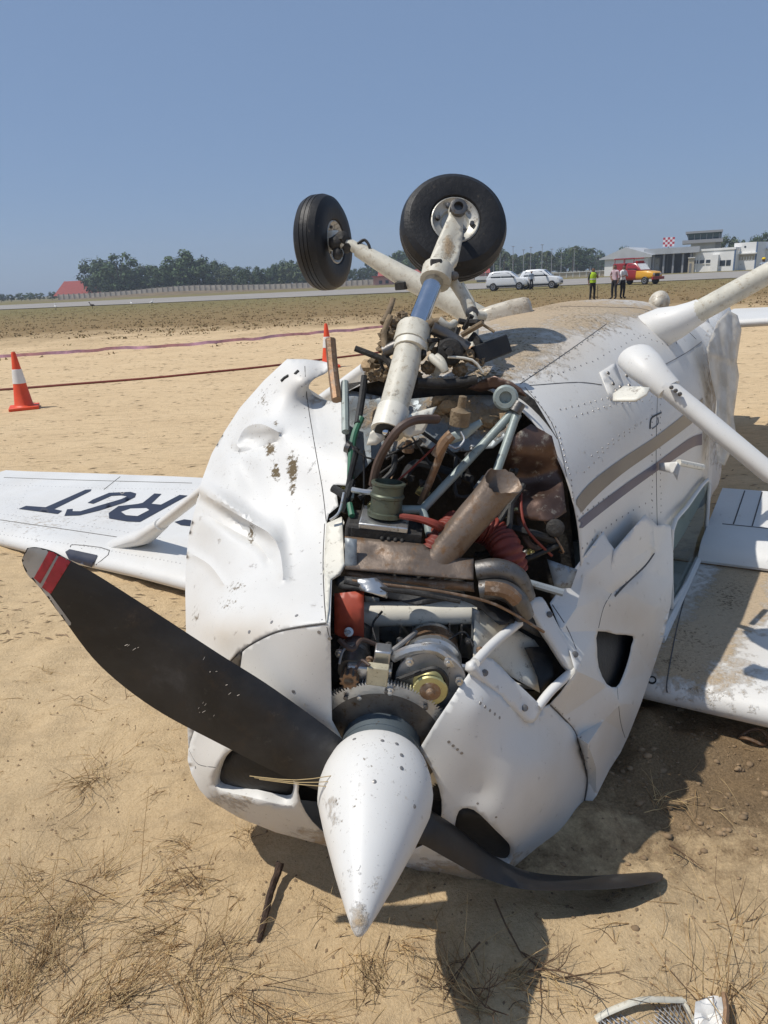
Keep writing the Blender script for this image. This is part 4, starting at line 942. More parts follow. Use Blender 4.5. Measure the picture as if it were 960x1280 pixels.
# ---- small stuff that crowds the bay: wiring, clips, clamps, fittings
wr_ = random.Random(77)
MT['wire_grey'] = M('grey_wire', (.22, .21, .2), .6, 0, .2, 20); MT['wire_tan'] = M('tan_wire', (.3, .2, .11), .7, 0, .2, 20)
BAY = [(446, 560), (470, 590), (500, 570), (540, 560), (575, 575), (600, 620), (640, 640), (665, 690), (690, 690), (640, 720), (600, 690), (520, 610), (450, 620), (440, 660), (560, 600), (680, 640), (655, 600), (585, 545), (520, 545), (600, 545)]
for k in range(34):
    a_, b_, c_ = wr_.sample(BAY, 3); d0 = wr_.uniform(1.97, 2.07)
    pts = [(a_[0] + wr_.uniform(-12, 12), a_[1] + wr_.uniform(-12, 12), d0), ((a_[0] + b_[0]) / 2 + wr_.uniform(-20, 20), (a_[1] + b_[1]) / 2 + wr_.uniform(-5, 25), d0 + wr_.uniform(-.04, .03)), (b_[0] + wr_.uniform(-10, 10), b_[1] + wr_.uniform(-10, 10), d0 + .02)]
    if math.hypot(a_[0] - b_[0], a_[1] - b_[1]) > 130: continue
    hose(pts, wr_.choice((.003, .003, .004, .006, .009)), wr_.choice(('black', 'black', 'wire_grey', 'wire_tan', 'hose_brown', 'rust', 'hose_red', 'soot')), 'wire', 5)
for k in range(26):
    u_, v_ = wr_.choice(BAY); u_ += wr_.uniform(-18, 18); v_ += wr_.uniform(-14, 14); q = P(u_, v_, wr_.uniform(1.99, 2.08)); ax_v = Vector((wr_.gauss(0, 1), wr_.gauss(0, 1), wr_.gauss(0, 1))).normalized(); r_ = wr_.uniform(.008, .02)
    if k % 3: MB().lathe(q, ax_v, ((0, r_), (r_ * .8, r_), (r_ * .82, r_ * .6), (r_ * 1.8, r_ * .55), (r_ * 1.85, r_ * .3)), 12).build('fitting', wr_.choice(('soot', 'steel', 'rust', 'alu', 'brass')), plane)
    else: x_ = ax_v.orthogonal().normalized(); MB().box(q, (r_ * 1.6, r_, r_ * .5), (x_, ax_v.cross(x_), ax_v)).build('bracket', wr_.choice(('soot', 'steel', 'mount', 'firewall')), plane, bevel=.002)
# front: bolts, leads and clips round the starter and alternator
for u_, v_, x_ in ((424, 815, .16), (450, 806, .2), (462, 824, .12), (486, 806, .2), (500, 800, .22), (512, 826, .09), (560, 826, .1), (574, 850, .11), (488, 862, .08), (450, 868, .09), (600, 812, .2), (585, 800, .24)):
    MB().lathe(at(u_, v_, x_), -N.a, ((0, .010), (.008, .010), (.009, .006), (.016, .006), (.017, .002)), 8).build('bolt', wr_.choice(('steel', 'alu', 'rust')), plane)
for pts in ([(424, 800, 1.72), (440, 812, 1.70), (452, 800, 1.74), (470, 806, 1.76)], [(480, 820, 1.72), (500, 806, 1.74), (520, 790, 1.80)], [(444, 838, 1.66), (452, 826, 1.68), (462, 832, 1.67)], [(560, 800, 1.80), (580, 790, 1.82), (592, 808, 1.80)], [(424, 830, 1.68), (430, 812, 1.7), (446, 806, 1.74)], [(470, 800, 1.8), (466, 780, 1.82), (478, 764, 1.83)]):
    hose(pts, wr_.choice((.003, .004, .006)), wr_.choice(('black', 'wire_grey', 'hose_brown')), 'wire', 5)
for k in range(6):
    fin = MB(); fin.box(at(500 + k * 15, 792 + (k % 2) * 2, .30), (.05, .002, .035), (N.a, N.s, N.b)); fin.build('cooling_fin', 'steel', plane)
hose([(430, 727, 1.75), (470, 735, 1.745), (520, 742, 1.76), (575, 752, 1.775)], .006, 'soot', 'seal_cord', 6)
# ---- wheels
def wheel(c, axis, R, wdt, name='wheel'):
    """axis points to the hub side that shows"""
    axis = axis.normalized(); ri = R * .44
    e = empty(name, c); e.parent = plane; e.matrix_parent_inverse = plane.matrix_world.inverted(); bpy.context.view_layer.update()
    prof = [(-.36 * wdt, ri), (-.46 * wdt, ri * 1.1), (-.5 * wdt, R * .68), (-.47 * wdt, R * .84), (-.36 * wdt, R * .945), (-.22 * wdt, R * .985)]
    for g_ in (-.14, 0, .14): prof += [((g_ - .018) * wdt, R * .998), ((g_ - .012) * wdt, R * .986), ((g_ + .012) * wdt, R * .986), ((g_ + .018) * wdt, R * .998)]
    prof += [(.22 * wdt, R * .985), (.36 * wdt, R * .945), (.47 * wdt, R * .84), (.5 * wdt, R * .68), (.46 * wdt, ri * 1.1), (.36 * wdt, ri)]
    MB().lathe(c, axis, prof, 56, cap=False).build('tyre', 'tyre', e, True, 30)
    rm = MB(); rm.lathe(c, axis, ((-.3 * wdt, .02), (-.3 * wdt, ri * .9), (-.4 * wdt, ri * 1.02), (-.2 * wdt, ri * .85), (.2 * wdt, ri * .85), (.42 * wdt, ri * 1.03), (.44 * wdt, ri * .97), (.36 * wdt, ri * .86), (.30 * wdt, ri * .62), (.22 * wdt, ri * .55), (.22 * wdt, ri * .34), (.40 * wdt, ri * .3), (.42 * wdt, ri * .16), (.36 * wdt, .004)), 36)
    rim = rm.build('rim', 'rim', e, True, 35)
    x = axis.orthogonal().normalized(); y = axis.cross(x)
    for k in range(6):
        a = k * pi / 3; MB().lathe(c + axis * (.33 * wdt) + (x * cos(a) + y * sin(a)) * ri * .72, axis, ((0, .008), (.012, .008), (.013, .004)), 8).build('wheel_bolt', 'steel', e)
    return e
noseW = P(566, 286, 2.40)
nax = (P(540, 300, 2.0) - noseW); nax = (-(ray(566, 286).normalized()) * .88 + _rt * .12 + _up * .44).normalized()
w1 = wheel(noseW, nax, .181, .135); w1['label'] = 'scuffed nose wheel turned sideways on its fork'
mw = P(405, 304, 3.84)
w2 = wheel(mw, (_rt * .93 - _fw * .36 - _up * .05), .246, .165)
# brake on the main wheel
ax_ = (_rt * .93 - _fw * .36).normalized()
MB().box(mw + ax_ * .11 + K.a * -.06 - _rt * .02, (.03, .03, .05), (ax_, K.a, K.b)).build('brake_caliper', 'cream', plane, bevel=.01)
for i, (du, dv, r) in enumerate(((8, 0, .04), (16, -4, .04), (10, 14, .03), (22, 6, .03))): MB().blob(P(412 + du, 303 + dv, 3.70), r, i, .35, 2).build('brake_piece', 'soot', plane)
# left main leg
MB().tube([P(424, 304, 3.70), P(440, 307, 3.70), P(452, 314, 3.68)], [.025, .03, .028], 10).build('axle', 'gearpaint', plane)
MB().tube([P(448, 312, 3.69), P(500, 343, 3.64), P(560, 375, 3.58), P(598, 397, 3.54), P(612, 432, 3.54)], [.038, .052, .058, .062, .064], 16).build('main_gear_leg', 'gearpaint', plane)
MB().tube([P(447, 305, 3.66), P(456, 300, 3.66), P(462, 310, 3.65), P(456, 320, 3.66)], .008, 6, sm=4).build('brake_line', 'black', plane)
MB().box(P(503, 357, 3.62), (.03, .03, .02), (K.a, K.s, K.b)).build('step_bracket', 'soot', plane, bevel=.005)
# right main leg with its fairing
rg0 = P(822, 402, 3.0); rgp = [P(866, 393, 3.01), P(872, 390, 3.0), P(880, 386, 3.0), P(920, 364, 2.98), P(965, 339, 2.95), P(1050, 292, 2.9), P(1130, 248, 2.86)]
MB().tube(rgp, [(.05, .055), (.05, .055), (.046, .052), (.046, .052), (.044, .05), (.042, .046), (.04, .044)], 18).build('main_gear_leg', 'gearpaint', plane)
MB().tube([P(806, 420, 3.16), P(830, 408, 3.08), P(850, 401, 3.03), P(866, 393, 3.01), P(876, 388, 3.0)], [.095, .085, .068, .056, .051], 22).build('gear_leg_fairing', 'paint', plane)
w3 = wheel(P(1165, 232, 2.84), K.s, .25, .17)
# ---- nose leg
def seg(pts, r, name, mat, n=18, dirt=None, par=None):
    o = MB().tube([P(*p) for p in pts], r, n).build(name, mat, par or plane)
    if dirt: set_attr(o.data, 'dirt', dirt)
    return o
leg = [(484, 540, 1.90), (492, 512, 1.93), (504, 466, 1.99), (514, 428, 2.05)]
seg(leg[:2], [.046, .045], 'trunnion_collar', 'cream')
seg([(491, 514, 1.93), (504, 466, 1.99), (513, 430, 2.045)], [.040, .041, .041], 'nose_leg_strut', 'gearpaint', 20, blobs([(498, 480, 16, 16, .75)]))
seg([(484.5, 538, 1.895), (483.6, 541, 1.89)], .034, 'strut_cap', 'black'); MB().blob(P(483, 540, 1.885), .012, 1, .1, 2).build('strut_bolt', 'chrome', plane)
seg([(513, 432, 2.04), (518, 412, 2.07)], [.052, .052], 'strut_collar', 'gearpaint'); seg([(512, 440, 2.03), (515, 426, 2.05)], [.049, .05], 'strut_collar', 'cream')
seg([(516, 420, 2.06), (547, 340, 2.19)], .0295, 'chrome_oleo', 'chrome', 22)
seg([(544, 352, 2.17), (548, 337, 2.19)], [.048, .05], 'fork_collar', 'gearpaint')
# fork arm: a tapering flat arm in front of the wheel
fa = [((533, 344), (560, 340)), ((538, 322), (573, 325)), ((547, 300), (578, 300)), ((556, 280), (579, 280)), ((563, 264), (582, 266))]
outl = [a for a, _ in fa] + curve2([(563, 264), (563, 255), (573, 249), (583, 256), (582, 266)], 3)[1:-1] + [b_ for _, b_ in fa[::-1]]
outl = outl + [(556, 344), (540, 348)]
fork = panel('fork_arm', outl, tps([(533, 344, 2.16), (560, 344, 2.17), (545, 305, 2.20), (578, 300, 2.215), (563, 264, 2.225), (582, 260, 2.235), (573, 252, 2.235)]), 'gearpaint', plane, step=5, thick=.03, bumps=((556, 310, 7, 30, .3, -.012),), dirt=blobs([(560, 310, 8, 18, .6)]), mud=blobs([(555, 330, 12, 12, .5), (560, 300, 8, 12, .3)]))
MB().lathe(P(573, 259, 2.215), nax, ((-.19, .012), (-.02, .012), (-.02, .026), (.006, .027), (.008, .022), (.008, .015), (-.006, .013), (-.006, .003)), 20).build('axle', 'steel', plane)
MB().box(P(545, 333, 2.15), (.018, .012, .02), (_rt, _fw, _up)).build('fork_cutout', 'soot', plane, bevel=.004)
MB().lathe(P(568, 345, 2.17), -ray(568, 345), ((-.03, .014), (.01, .014), (.012, .009)), 10).build('fork_bolt', 'steel', plane)
# torque links
def link_bar(name, pts, r, mat='gearpaint'): return MB().tube([P(*p) for p in pts], r, 10).build(name, mat, plane)
link_bar('torque_link', [(566, 352, 2.20), (580, 372, 2.20), (589, 392, 2.19)], [(.016, .012), (.018, .012), (.02, .012)]); link_bar('torque_link', [(576, 356, 2.22), (588, 376, 2.21), (592, 392, 2.20)], [.012, .012, .014])
link_bar('torque_link', [(590, 392, 2.18), (592, 415, 2.14), (590, 440, 2.10)], [(.022, .016), (.020, .016), (.022, .016)])
MB().lathe(P(590, 391, 2.16), -ray(590, 391), ((-.04, .02), (.0, .02), (.004, .012)), 12).build('link_pin', 'steel', plane); MB().lathe(P(591, 440, 2.08), -ray(591, 440), ((-.04, .018), (.0, .018), (.004, .012), (-.01, .01)), 12).build('link_pin', 'rust', plane)
link_bar('link_arm', [(592, 394, 2.18), (606, 395, 2.2)], .014)
# steering gear and dried mud around it
for i, (u, v, d, r) in enumerate(((486, 420, 2.08, .035), (482, 435, 2.07, .03), (495, 405, 2.09, .028), (503, 395, 2.1, .022), (530, 408, 2.1, .03), (545, 412, 2.1, .028), (556, 425, 2.08, .03), (570, 430, 2.08, .032), (585, 445, 2.06, .03), (560, 450, 2.05, .03), (575, 462, 2.06, .03), (545, 440, 2.06, .022), (598, 452, 2.06, .024), (535, 460, 2.04, .026), (520, 470, 2.05, .024), (470, 452, 2.15, .03), (478, 468, 2.1, .03), (464, 470, 2.12, .025))):
    r *= .72; MB().blob(P(u, v, d), (r, r, r * .9), i, .7, 3, 3.2).build('mud_clod', 'mudclump', plane)
for pts, r, mt in (([(478, 404, 2.08), (486, 390, 2.1), (491, 374, 2.12)], .009, 'mudclump'), ([(520, 412, 2.05), (540, 404, 2.05), (556, 402, 2.06)], .013, 'mudclump'), ([(540, 410, 2.04), (560, 420, 2.05), (585, 436, 2.05)], .018, 'steel'), ([(538, 446, 2.02), (552, 458, 2.0), (556, 464, 2.0)], .012, 'gearpaint'), ([(480, 440, 2.05), (496, 432, 2.04)], .018, 'steel'),
                    ([(560, 446, 2.0), (590, 450, 2.01), (604, 466, 2.02)], .004, 'cream'), ([(488, 395, 2.07), (480, 416, 2.05), (482, 440, 2.04)], .009, 'mudclump'), ([(548, 400, 2.05), (560, 408, 2.06), (568, 404, 2.1)], .012, 'gearpaint'), ([(556, 464, 2.0), (552, 452, 2.01), (545, 446, 2.02)], .012, 'gearpaint'), ([(520, 478, 2.0), (560, 480, 2.03), (596, 474, 2.03)], .014, 'soot')):
    MB().tube([P(*p) for p in pts], r, 10, sm=3).build('steering_link', mt, plane)
MB().lathe(P(562, 440, 2.02), -ray(562, 440), ((-.06, .04), (-.01, .04), (.0, .034), (.004, .012), (.03, .01)), 16).build('steering_bungee', 'soot', plane)
d1 = (P(636, 428, 2.14) - P(588, 446, 2.06)).normalized(); nrm = (-ray(610, 440)).normalized(); nrm = (nrm - d1 * nrm.dot(d1)).normalized()
MB().box((P(636, 428, 2.12) + P(592, 447, 2.05)) / 2, (.068, .028, .012), (d1, d1.cross(nrm), nrm)).build('tow_bar_stop', 'black', plane, bevel=.004)
tb = panel('trunnion_bracket', [(506, 520), (530, 512), (546, 508), (540, 520), (530, 540), (512, 546), (500, 540)], tps([(506, 520, 1.91), (546, 508, 1.96), (530, 540, 1.92), (500, 540, 1.89)]), 'cream', plane, step=6, thick=.012)
panel('trunnion_bracket', [(463, 540), (474, 532), (482, 548), (470, 556), (458, 556)], lambda u, v: 1.9, 'cream', plane, step=6, thick=.012)
MB().lathe(P(574, 531, 1.94), N.b, ((0, .028), (.04, .028), (.041, .022), (.05, .012), (.08, .011), (.082, .004)), 16).build('fuel_strainer', 'mudclump', plane)
panel('strainer_bracket', [(556, 545), (600, 524), (604, 530), (584, 548), (562, 556)], lambda u, v: 1.93, 'mount', plane, step=6, thick=.006)

# ---- wing struts
h = cast(800, 458, T_FUS)
cuff0, cuff1 = P(804, 452, 2.33), P(838, 488, 2.29)
cf = [((796, 448, 2.40), (.05, .066)), ((806, 458, 2.34), (.05, .064)), ((818, 470, 2.31), (.042, .054)), ((836, 487, 2.285), (.034, .047))]
MB().tube([P(*c) for c, _ in cf], [r for _, r in cf], 22, sm=0, flat=K.b).build('strut_cuff', 'paint', plane)
MB().tube([P(830, 482, 2.29), P(868, 513, 2.26), P(900, 540, 2.235), P(960, 590, 2.19), K(1.72, 2.5, -.47)], [(.030, .042)] * 5, 18, flat=K.b).build('wing_strut', 'paint', plane)
panel('strut_plate', [(750, 465), (769, 453), (779, 480), (787, 490), (764, 500)], lambda u, v: (cast(u, v, T_FUS) or (0, 0, 2.3))[2] / ray(u, v).length - .008, 'paint', plane, step=6, thick=.004)
panel('step_lip', [(766, 492), (780, 482), (812, 484), (808, 492), (794, 500), (766, 500)], tps([(766, 495, 2.17), (780, 482, 2.2), (812, 484, 2.13), (794, 500, 2.10), (766, 500, 2.15)]), 'cream', plane, step=6, thick=.006)
for u, v in ((757, 469), (763, 482), (767, 491), (776, 464), (780, 472), (772, 486), (783, 484)):
    h = cast(u, v, T_FUS); pb = MB(); dome(pb, h[0] + h[1] * .012, h[1], .008); pb.build('plate_bolt', 'steel', plane)
for t in (.1, .2, .3):
    p = P(834, 480, 2.235).lerp(P(872, 510, 2.21), t * 1.4); MB().lathe(p, -ray(840, 485), ((-.01, .007), (.006, .007), (.008, .003)), 8).build('strut_screw', 'steel', plane)
# left strut
MB().tube([K(1.45, -.50, .58), K(1.55, -1.3, .16), K(1.58, -2.2, -.37), K(1.62, -2.5, -.53)], [(.03, .045)] * 4, 16, flat=K.b).build('wing_strut', 'paint', plane)
MB().tube([K(1.57, -2.14, -.335), K(1.60, -2.35, -.45), K(1.63, -2.62, -.54), K(1.64, -2.8, -.58)], [(.036, .05), (.05, .08), (.05, .12), (.02, .1)], 16, flat=K.b).build('strut_cuff', 'paint', plane)
# ---- wings (upside down: their undersides face the sky)
def foil(t):
    """closed section, unit chord; z towards the sky = aircraft underside"""
    pts = []
    for k in range(21):
        x = (k / 20) ** 2; pts.append((x, -.042 * max(0, 1 - (x / .10) ** .5) ** 1.6 - .012 * x))
    for k in range(19, 0, -1): x = (k / 20) ** 2; pts.append((x, -.042 - t * .9 * (sqrt(x) * 1.9 * (1 - x)) * (1 - .2 * x) + .03 * x))
    return pts
def wing(name, side, ys, zoff, cut=None):
    rows = []
    for y in ys:
        a = abs(y); ch = 1.58 if a < 2.6 else 1.58 - (a - 2.6) / 2.9 * .5
        if cut and a < 2.4: ch = cut
        rows.append([K(1.375 + x * ch, y, zoff(y) + z * 1.6) for x, z in foil(.115)])
    mb = MB(); mb.grid(rows, closed=True); mb.add(rows[0], [tuple(range(len(rows[0])))]); mb.add(rows[-1], [tuple(range(len(rows[0])))])
    return mb.build(name, 'paint', plane, True, 50, merge=1e-5)
zl = lambda y: -.545 + .008 * abs(y) + (.012 * noise.noise(Vector((y * 1.5, 0, 0))))
zr = lambda y: -.54 + .0 * abs(y)
yl = [-.45 - .12 * i for i in range(42)]; yr = [.45 + .12 * i for i in range(42)]
wingL = wing('wing', -1, yl, zl); wingR = wing('wing', 1, yr, zr, 1.10)
T_WL = [bvh(wingL)]; T_WR = [bvh(wingR)]
set_attr(wingL.data, 'mud', blobs([(10, 630, 30, 20, .2), (150, 690, 20, 8, .2), (130, 610, 20, 6, .3)])); set_attr(wingL.data, 'dirt', blobs([(60, 655, 60, 14, .2), (150, 640, 30, 20, .2)]))
# registration letters on the left wing
S = 280 / 960
def z2(x, y): return (x * S, 560 + y * S)
LET = [[[(80, 262), (112, 249), (196, 255), (366, 180), (392, 178), (388, 186), (232, 263), (266, 270), (248, 284)]],
       [[(376, 236), (398, 222), (468, 193), (560, 189), (584, 196), (578, 212), (535, 234), (430, 268), (340, 290), (276, 292), (288, 264), (312, 262), (310, 272), (345, 272), (425, 248), (520, 220), (545, 208), (520, 204), (478, 206), (428, 228), (400, 240)]],
       [[(770, 202), (804, 205), (600, 318), (545, 316), (468, 303), (466, 280), (508, 250), (590, 241), (612, 236), (662, 196), (692, 198), (648, 240), (690, 244)]],
       [[(726, 270), (756, 254), (774, 256), (742, 272)]], [[(748, 318), (790, 307), (820, 311), (815, 336), (775, 332)]]]
for group in LET:
    for pl in group:
        decal('letter', [z2(*p) for p in pl], T_WL, 'letter', wingL, .003, 5)
# bowl of the R
decal('letter_counter', [z2(*p) for p in ((520, 276), (560, 262), (628, 260), (640, 268), (590, 294), (540, 290))], T_WL, 'paint', wingL, .0045, 4)
decal('stall_panel', [z2(*p) for p in ((282, 447), (300, 436), (420, 462), (398, 510), (300, 478))], T_WL, 'letter', wingL, .006, 2.5)
for pth in ([(5, 597), (90, 600), (240, 604)], [(0, 650), (90, 663), (170, 675)], [(88, 684), (94, 681), (137, 688), (120, 706)], [(150, 596), (130, 612)]): seam(pth, T_WL, wingL, r=.003, k=3)
wrv = MB()
for pth in ([(0, 606), (120, 610), (240, 612)], [(0, 642), (90, 654), (200, 672)], [(0, 668), (100, 682), (225, 704)], [(40, 600), (20, 640), (0, 668)], [(150, 602), (120, 650), (100, 690)], [(225, 606), (205, 650)]): rivet_line(wrv, pth, T_WL, 5, .004, .3)
wrv.build('rivets', 'rivet', wingL, kind='stuff')
# right wing: sand thrown over it, flap behind
set_attr(wingR.data, 'dirt', blobs([(925, 730, 32, 30, 1.3), (905, 765, 34, 32, 1.3), (875, 800, 32, 30, 1.25), (845, 825, 28, 24, 1.2), (945, 705, 34, 16, 1.2), (955, 760, 24, 24, .7), (885, 845, 60, 30, .5)]))
set_attr(wingR.data, 'dust', blobs([(890, 780, 70, 70, .9)]))
set_attr(wingR.data, 'mud', blobs([(915, 745, 36, 30, .42), (870, 800, 34, 30, .42), (845, 828, 26, 20, .4), (908, 718, 12, 6, .5), (900, 840, 60, 16, .22), (880, 863, 8, 4, .7), (950, 718, 12, 8, .4)]))
for pth in ([(872, 700), (858, 740), (845, 790), (834, 850), (834, 866)], ): seam(pth, T_WR, wingR, r=.0025)
h = cast(815, 850, T_WR)
if h: MB().lathe(h[0] + h[1] * .001, h[1], ((-.004, .016), (.002, .016), (.002, .011), (-.004, .01)), 14).build('fuel_drain', 'black', wingR)
# flap, modelled smooth; its pressed corrugations are only dark lines
fl = MB(); rows = []
for i in range(61):
    t = i / 60; y = .625 + t * 1.6; cr = 0
    c = []
    for k in range(15):
        a = k / 14
        if a < .28: q = a / .28; x = 2.47 - .05 * sin(q * pi) + .12 * q; z = -.55 + .09 * (1 - cos(q * pi)) / 2
        else: q = (a - .28) / .72; x = 2.59 + .62 * q; z = -.46 + .05 * q - (cr if .26 < q < .98 else 0)
        c.append(K(x, y, z))
    for k in range(6, -1, -1):
        q = k / 6; c.append(K(2.52 + .67 * q, y, -.57 + .15 * q))
    rows.append(c)
fl.grid(rows, closed=True); fl.add(rows[0], [tuple(range(len(rows[0])))]); fl.add(rows[-1], [tuple(range(len(rows[0])))])
flap = fl.build('flap', 'paint', wingR, True, 40)
for k in range(12):
    y = .74 + k * .085; MB().tube([K(2.76, y, -.446), K(2.95, y, -.4305), K(3.19, y, -.411)], .0035, 6).build('flap_groove_shade', 'seam', flap)  # dark tubes stand for the shade in the pressed grooves
MB().tube([K(2.75, .69, -.447), K(2.75, 1.9, -.447)], .003, 6).build('flap_groove_shade', 'seam', flap)
# ---- tail: stabiliser, elevator and fin
def slab(name, pts, th, mat, par, bev=.012):
    o = MB().poly([K(x, y, z - th / 2) for x, y, z in pts], K.b * th).build(name, mat, par, True, 30, bevel=bev); return o
stb = slab('stabilizer', [(6.15, .0, .12), (6.55, 1.75, .12), (6.95, 1.78, .12), (6.9, 0, .12)], .07, 'paint', plane, .03)
slab('elevator', [(6.92, .08, .12), (6.97, 1.78, .12), (7.35, 1.6, .12), (7.35, .12, .12)], .04, 'paint', stb, .015)
stb2 = slab('stabilizer', [(6.15, .0, .12), (6.55, -1.75, .12), (6.95, -1.78, .12), (6.9, 0, .12)], .07, 'paint', plane, .03)
slab('elevator', [(6.92, -.08, .12), (6.97, -1.78, .12), (7.35, -1.6, .12), (7.35, -.12, .12)], .04, 'paint', stb2, .015)
MB().poly([K(5.7, -.035, -.1), K(6.6, -.035, -1.15), K(7.0, -.035, -1.15), K(6.9, -.035, 0)], K.s * .07).build('fin', 'paint', plane, True, 30, bevel=.02)
MB().poly([K(6.93, -.02, 0), K(7.02, -.02, -1.15), K(7.3, -.02, -1.12), K(7.35, -.02, .05)], K.s * .04).build('rudder', 'paint', plane, True, 30, bevel=.01)
# temperature probe / vent on the door
panel('vent_scoop', [(824, 579), (846, 577), (850, 583), (846, 600), (842, 592), (824, 588)], tps([(824, 579, 2.62), (850, 577, 2.55), (846, 600, 2.55), (824, 588, 2.62)]), 'paint', plane, step=5, thick=.005)
MB().tube([P(848, 578, 2.6), P(878, 584, 2.72)], .012, 8).build('vent_tube', 'cream', plane)

# dark metal pieces in the steering gear
lr = random.Random(9)
for k in range(22):
    u_, v_ = lr.uniform(476, 612), lr.uniform(398, 468); v_ = max(v_, 470 - (u_ - 440) * .45); q = P(u_, v_, lr.uniform(2.02, 2.10)); a_ = Vector((lr.gauss(0, 1), lr.gauss(0, .6), lr.gauss(0, 1))).normalized()
    if k % 2: MB().tube([q, q + a_ * lr.uniform(.04, .1)], lr.uniform(.004, .009), 8).build('steering_rod', lr.choice(('soot', 'mudclump', 'mudclump', 'gearpaint')), plane)
    else: x_ = a_.orthogonal().normalized(); MB().box(q, (lr.uniform(.015, .03), lr.uniform(.01, .02), .006), (x_, a_.cross(x_), a_)).build('bracket', lr.choice(('soot', 'steel', 'mudclump', 'gearpaint')), plane, bevel=.002)
# torn sheet hanging at the crushed tail
m, nt, b = new_mat('torn_sheet'); b.inputs['Base Color'].default_value = (.62, .58, .5, 1); b.inputs['Roughness'].default_value = .35; b.inputs['Alpha'].default_value = .72
n_ = noise_n(nt, 9, 5, .6, pos(nt)); nt.links.new(ramp(nt, n_.outputs[0], ((.35, (.50, .44, .35)), (.6, (.66, .63, .57)))).outputs[0], b.inputs['Base Color']); MT['tornsheet'] = m
panel('torn_sheet', [(884, 436), (897, 402), (911, 388), (922, 394), (927, 412), (921, 452), (924, 470), (917, 520), (921, 548), (906, 582), (897, 578), (893, 540), (896, 500), (889, 470)], tps([(884, 436, 3.25), (911, 388, 3.55), (927, 412, 3.6), (921, 520, 3.5), (906, 582, 3.4), (893, 500, 3.3), (908, 460, 3.42)]), 'tornsheet', plane, step=4, thick=.002,
      creases=(([(898, 402), (900, 470), (901, 575)], 6, .018), ([(907, 392), (908, 470), (908, 580)], 5, -.016), ([(915, 390), (914, 460), (914, 560)], 5, .018), ([(886, 440), (920, 452)], 6, -.012)), angle=30)
# ================================================================== background
def GD(u, D, z=0.0):
    """ground point in the pixel column u at view depth D"""
    p = CAM_C + _fw * D + _rt * ((u - 480) / CAM_F * D); return p + _up * ((z - p.z) / _up.z)
def pxm(D): return D / CAM_F                                     # metres per photo pixel at that depth
def face_rz(p): return -atan2(p.x, p.y)                          # local -Y looks at the camera
def copy_tree(o, parent=None):
    c = o.copy(); COL.objects.link(c); c.parent = parent
    for ch in list(o.children): copy_tree(ch, c)
    return c
# ---- trees
def leaf_mat(name, lo, hi):
    m, nt, b = new_mat(name)
    n = noise_n(nt, .45, 4, .6, objco(nt)); gi = nd(nt, 'ShaderNodeObjectInfo')
    c = ramp(nt, n.outputs[0], ((.3, lo), (.7, hi))).outputs[0]
    c2 = nd(nt, 'ShaderNodeHueSaturation'); nt.links.new(c, c2.inputs['Color']); nt.links.new(math_n(nt, 'MULTIPLY_ADD', gi.outputs['Random'], .5, .75), c2.inputs['Value'])
    nt.links.new(c2.outputs[0], b.inputs['Base Color']); b.inputs['Roughness'].default_value = .7
    b.inputs['Specular IOR Level'].default_value = .2
    return m
MT['leaf'] = leaf_mat('tree_leaves', (.045, .075, .03), (.085, .125, .05)); MT['leaf_pale'] = leaf_mat('pale_tree_leaves', (.065, .09, .04), (.12, .15, .07)); MT['palm'] = leaf_mat('palm_fronds', (.035, .05, .022), (.075, .092, .04))
MT['bark'] = M('bark', (.12, .09, .065), .9, 0, .3, 6)
def make_tree(name, seed, h, w, mat='leaf', leaf=.5, nclump=26, per=42):
    r = random.Random(seed); e = empty(name)
    tr = MB(); tr.tube([(0, 0, -.3), (r.uniform(-.2, .2), 0, h * .25), (r.uniform(-.3, .3), r.uniform(-.3, .3), h * .55)], [h * .025, h * .02, h * .012], 7)
    for k in range(5):
        a = r.uniform(0, 2 * pi); tr.tube([(0, 0, h * r.uniform(.2, .4)), (cos(a) * w * .2, sin(a) * w * .2, h * .55), (cos(a) * w * .38, sin(a) * w * .38, h * r.uniform(.6, .8))], [h * .012, h * .009, h * .004], 5)
    tr.build('trunk', 'bark', e, world_verts=False)
    cr = MB()
    for k in range(nclump):
        a = r.uniform(0, 2 * pi); q = sqrt(r.uniform(0, 1)); t = r.uniform(.18, .95)
        prof = sin(pi * min(1, (t * .85 + .12))) ** .6
        c = Vector((cos(a) * q * w * .5 * prof, sin(a) * q * w * .5 * prof, h * t)); cr_ = w * r.uniform(.09, .17)
        for j in range(per):
            d = Vector((r.gauss(0, 1), r.gauss(0, 1), r.gauss(0, .8))); d = d.normalized() * cr_ * r.uniform(.5, 1.1)
            n = (d.normalized() + Vector((r.uniform(-.6, .6), r.uniform(-.6, .6), r.uniform(-.2, .9)))).normalized(); x = n.orthogonal().normalized(); x = (Matrix.Rotation(r.uniform(0, 6.28), 3, n) @ x); y = n.cross(x); s = leaf * r.uniform(.5, 1.2)
            p = c + d; cr.add([p - x * s * .5, p + y * s * .32, p + x * s * .5, p - y * s * .32], [(0, 1, 2, 3)])
    cr.build('crown', mat, e, smooth=False, world_verts=False)
    return e
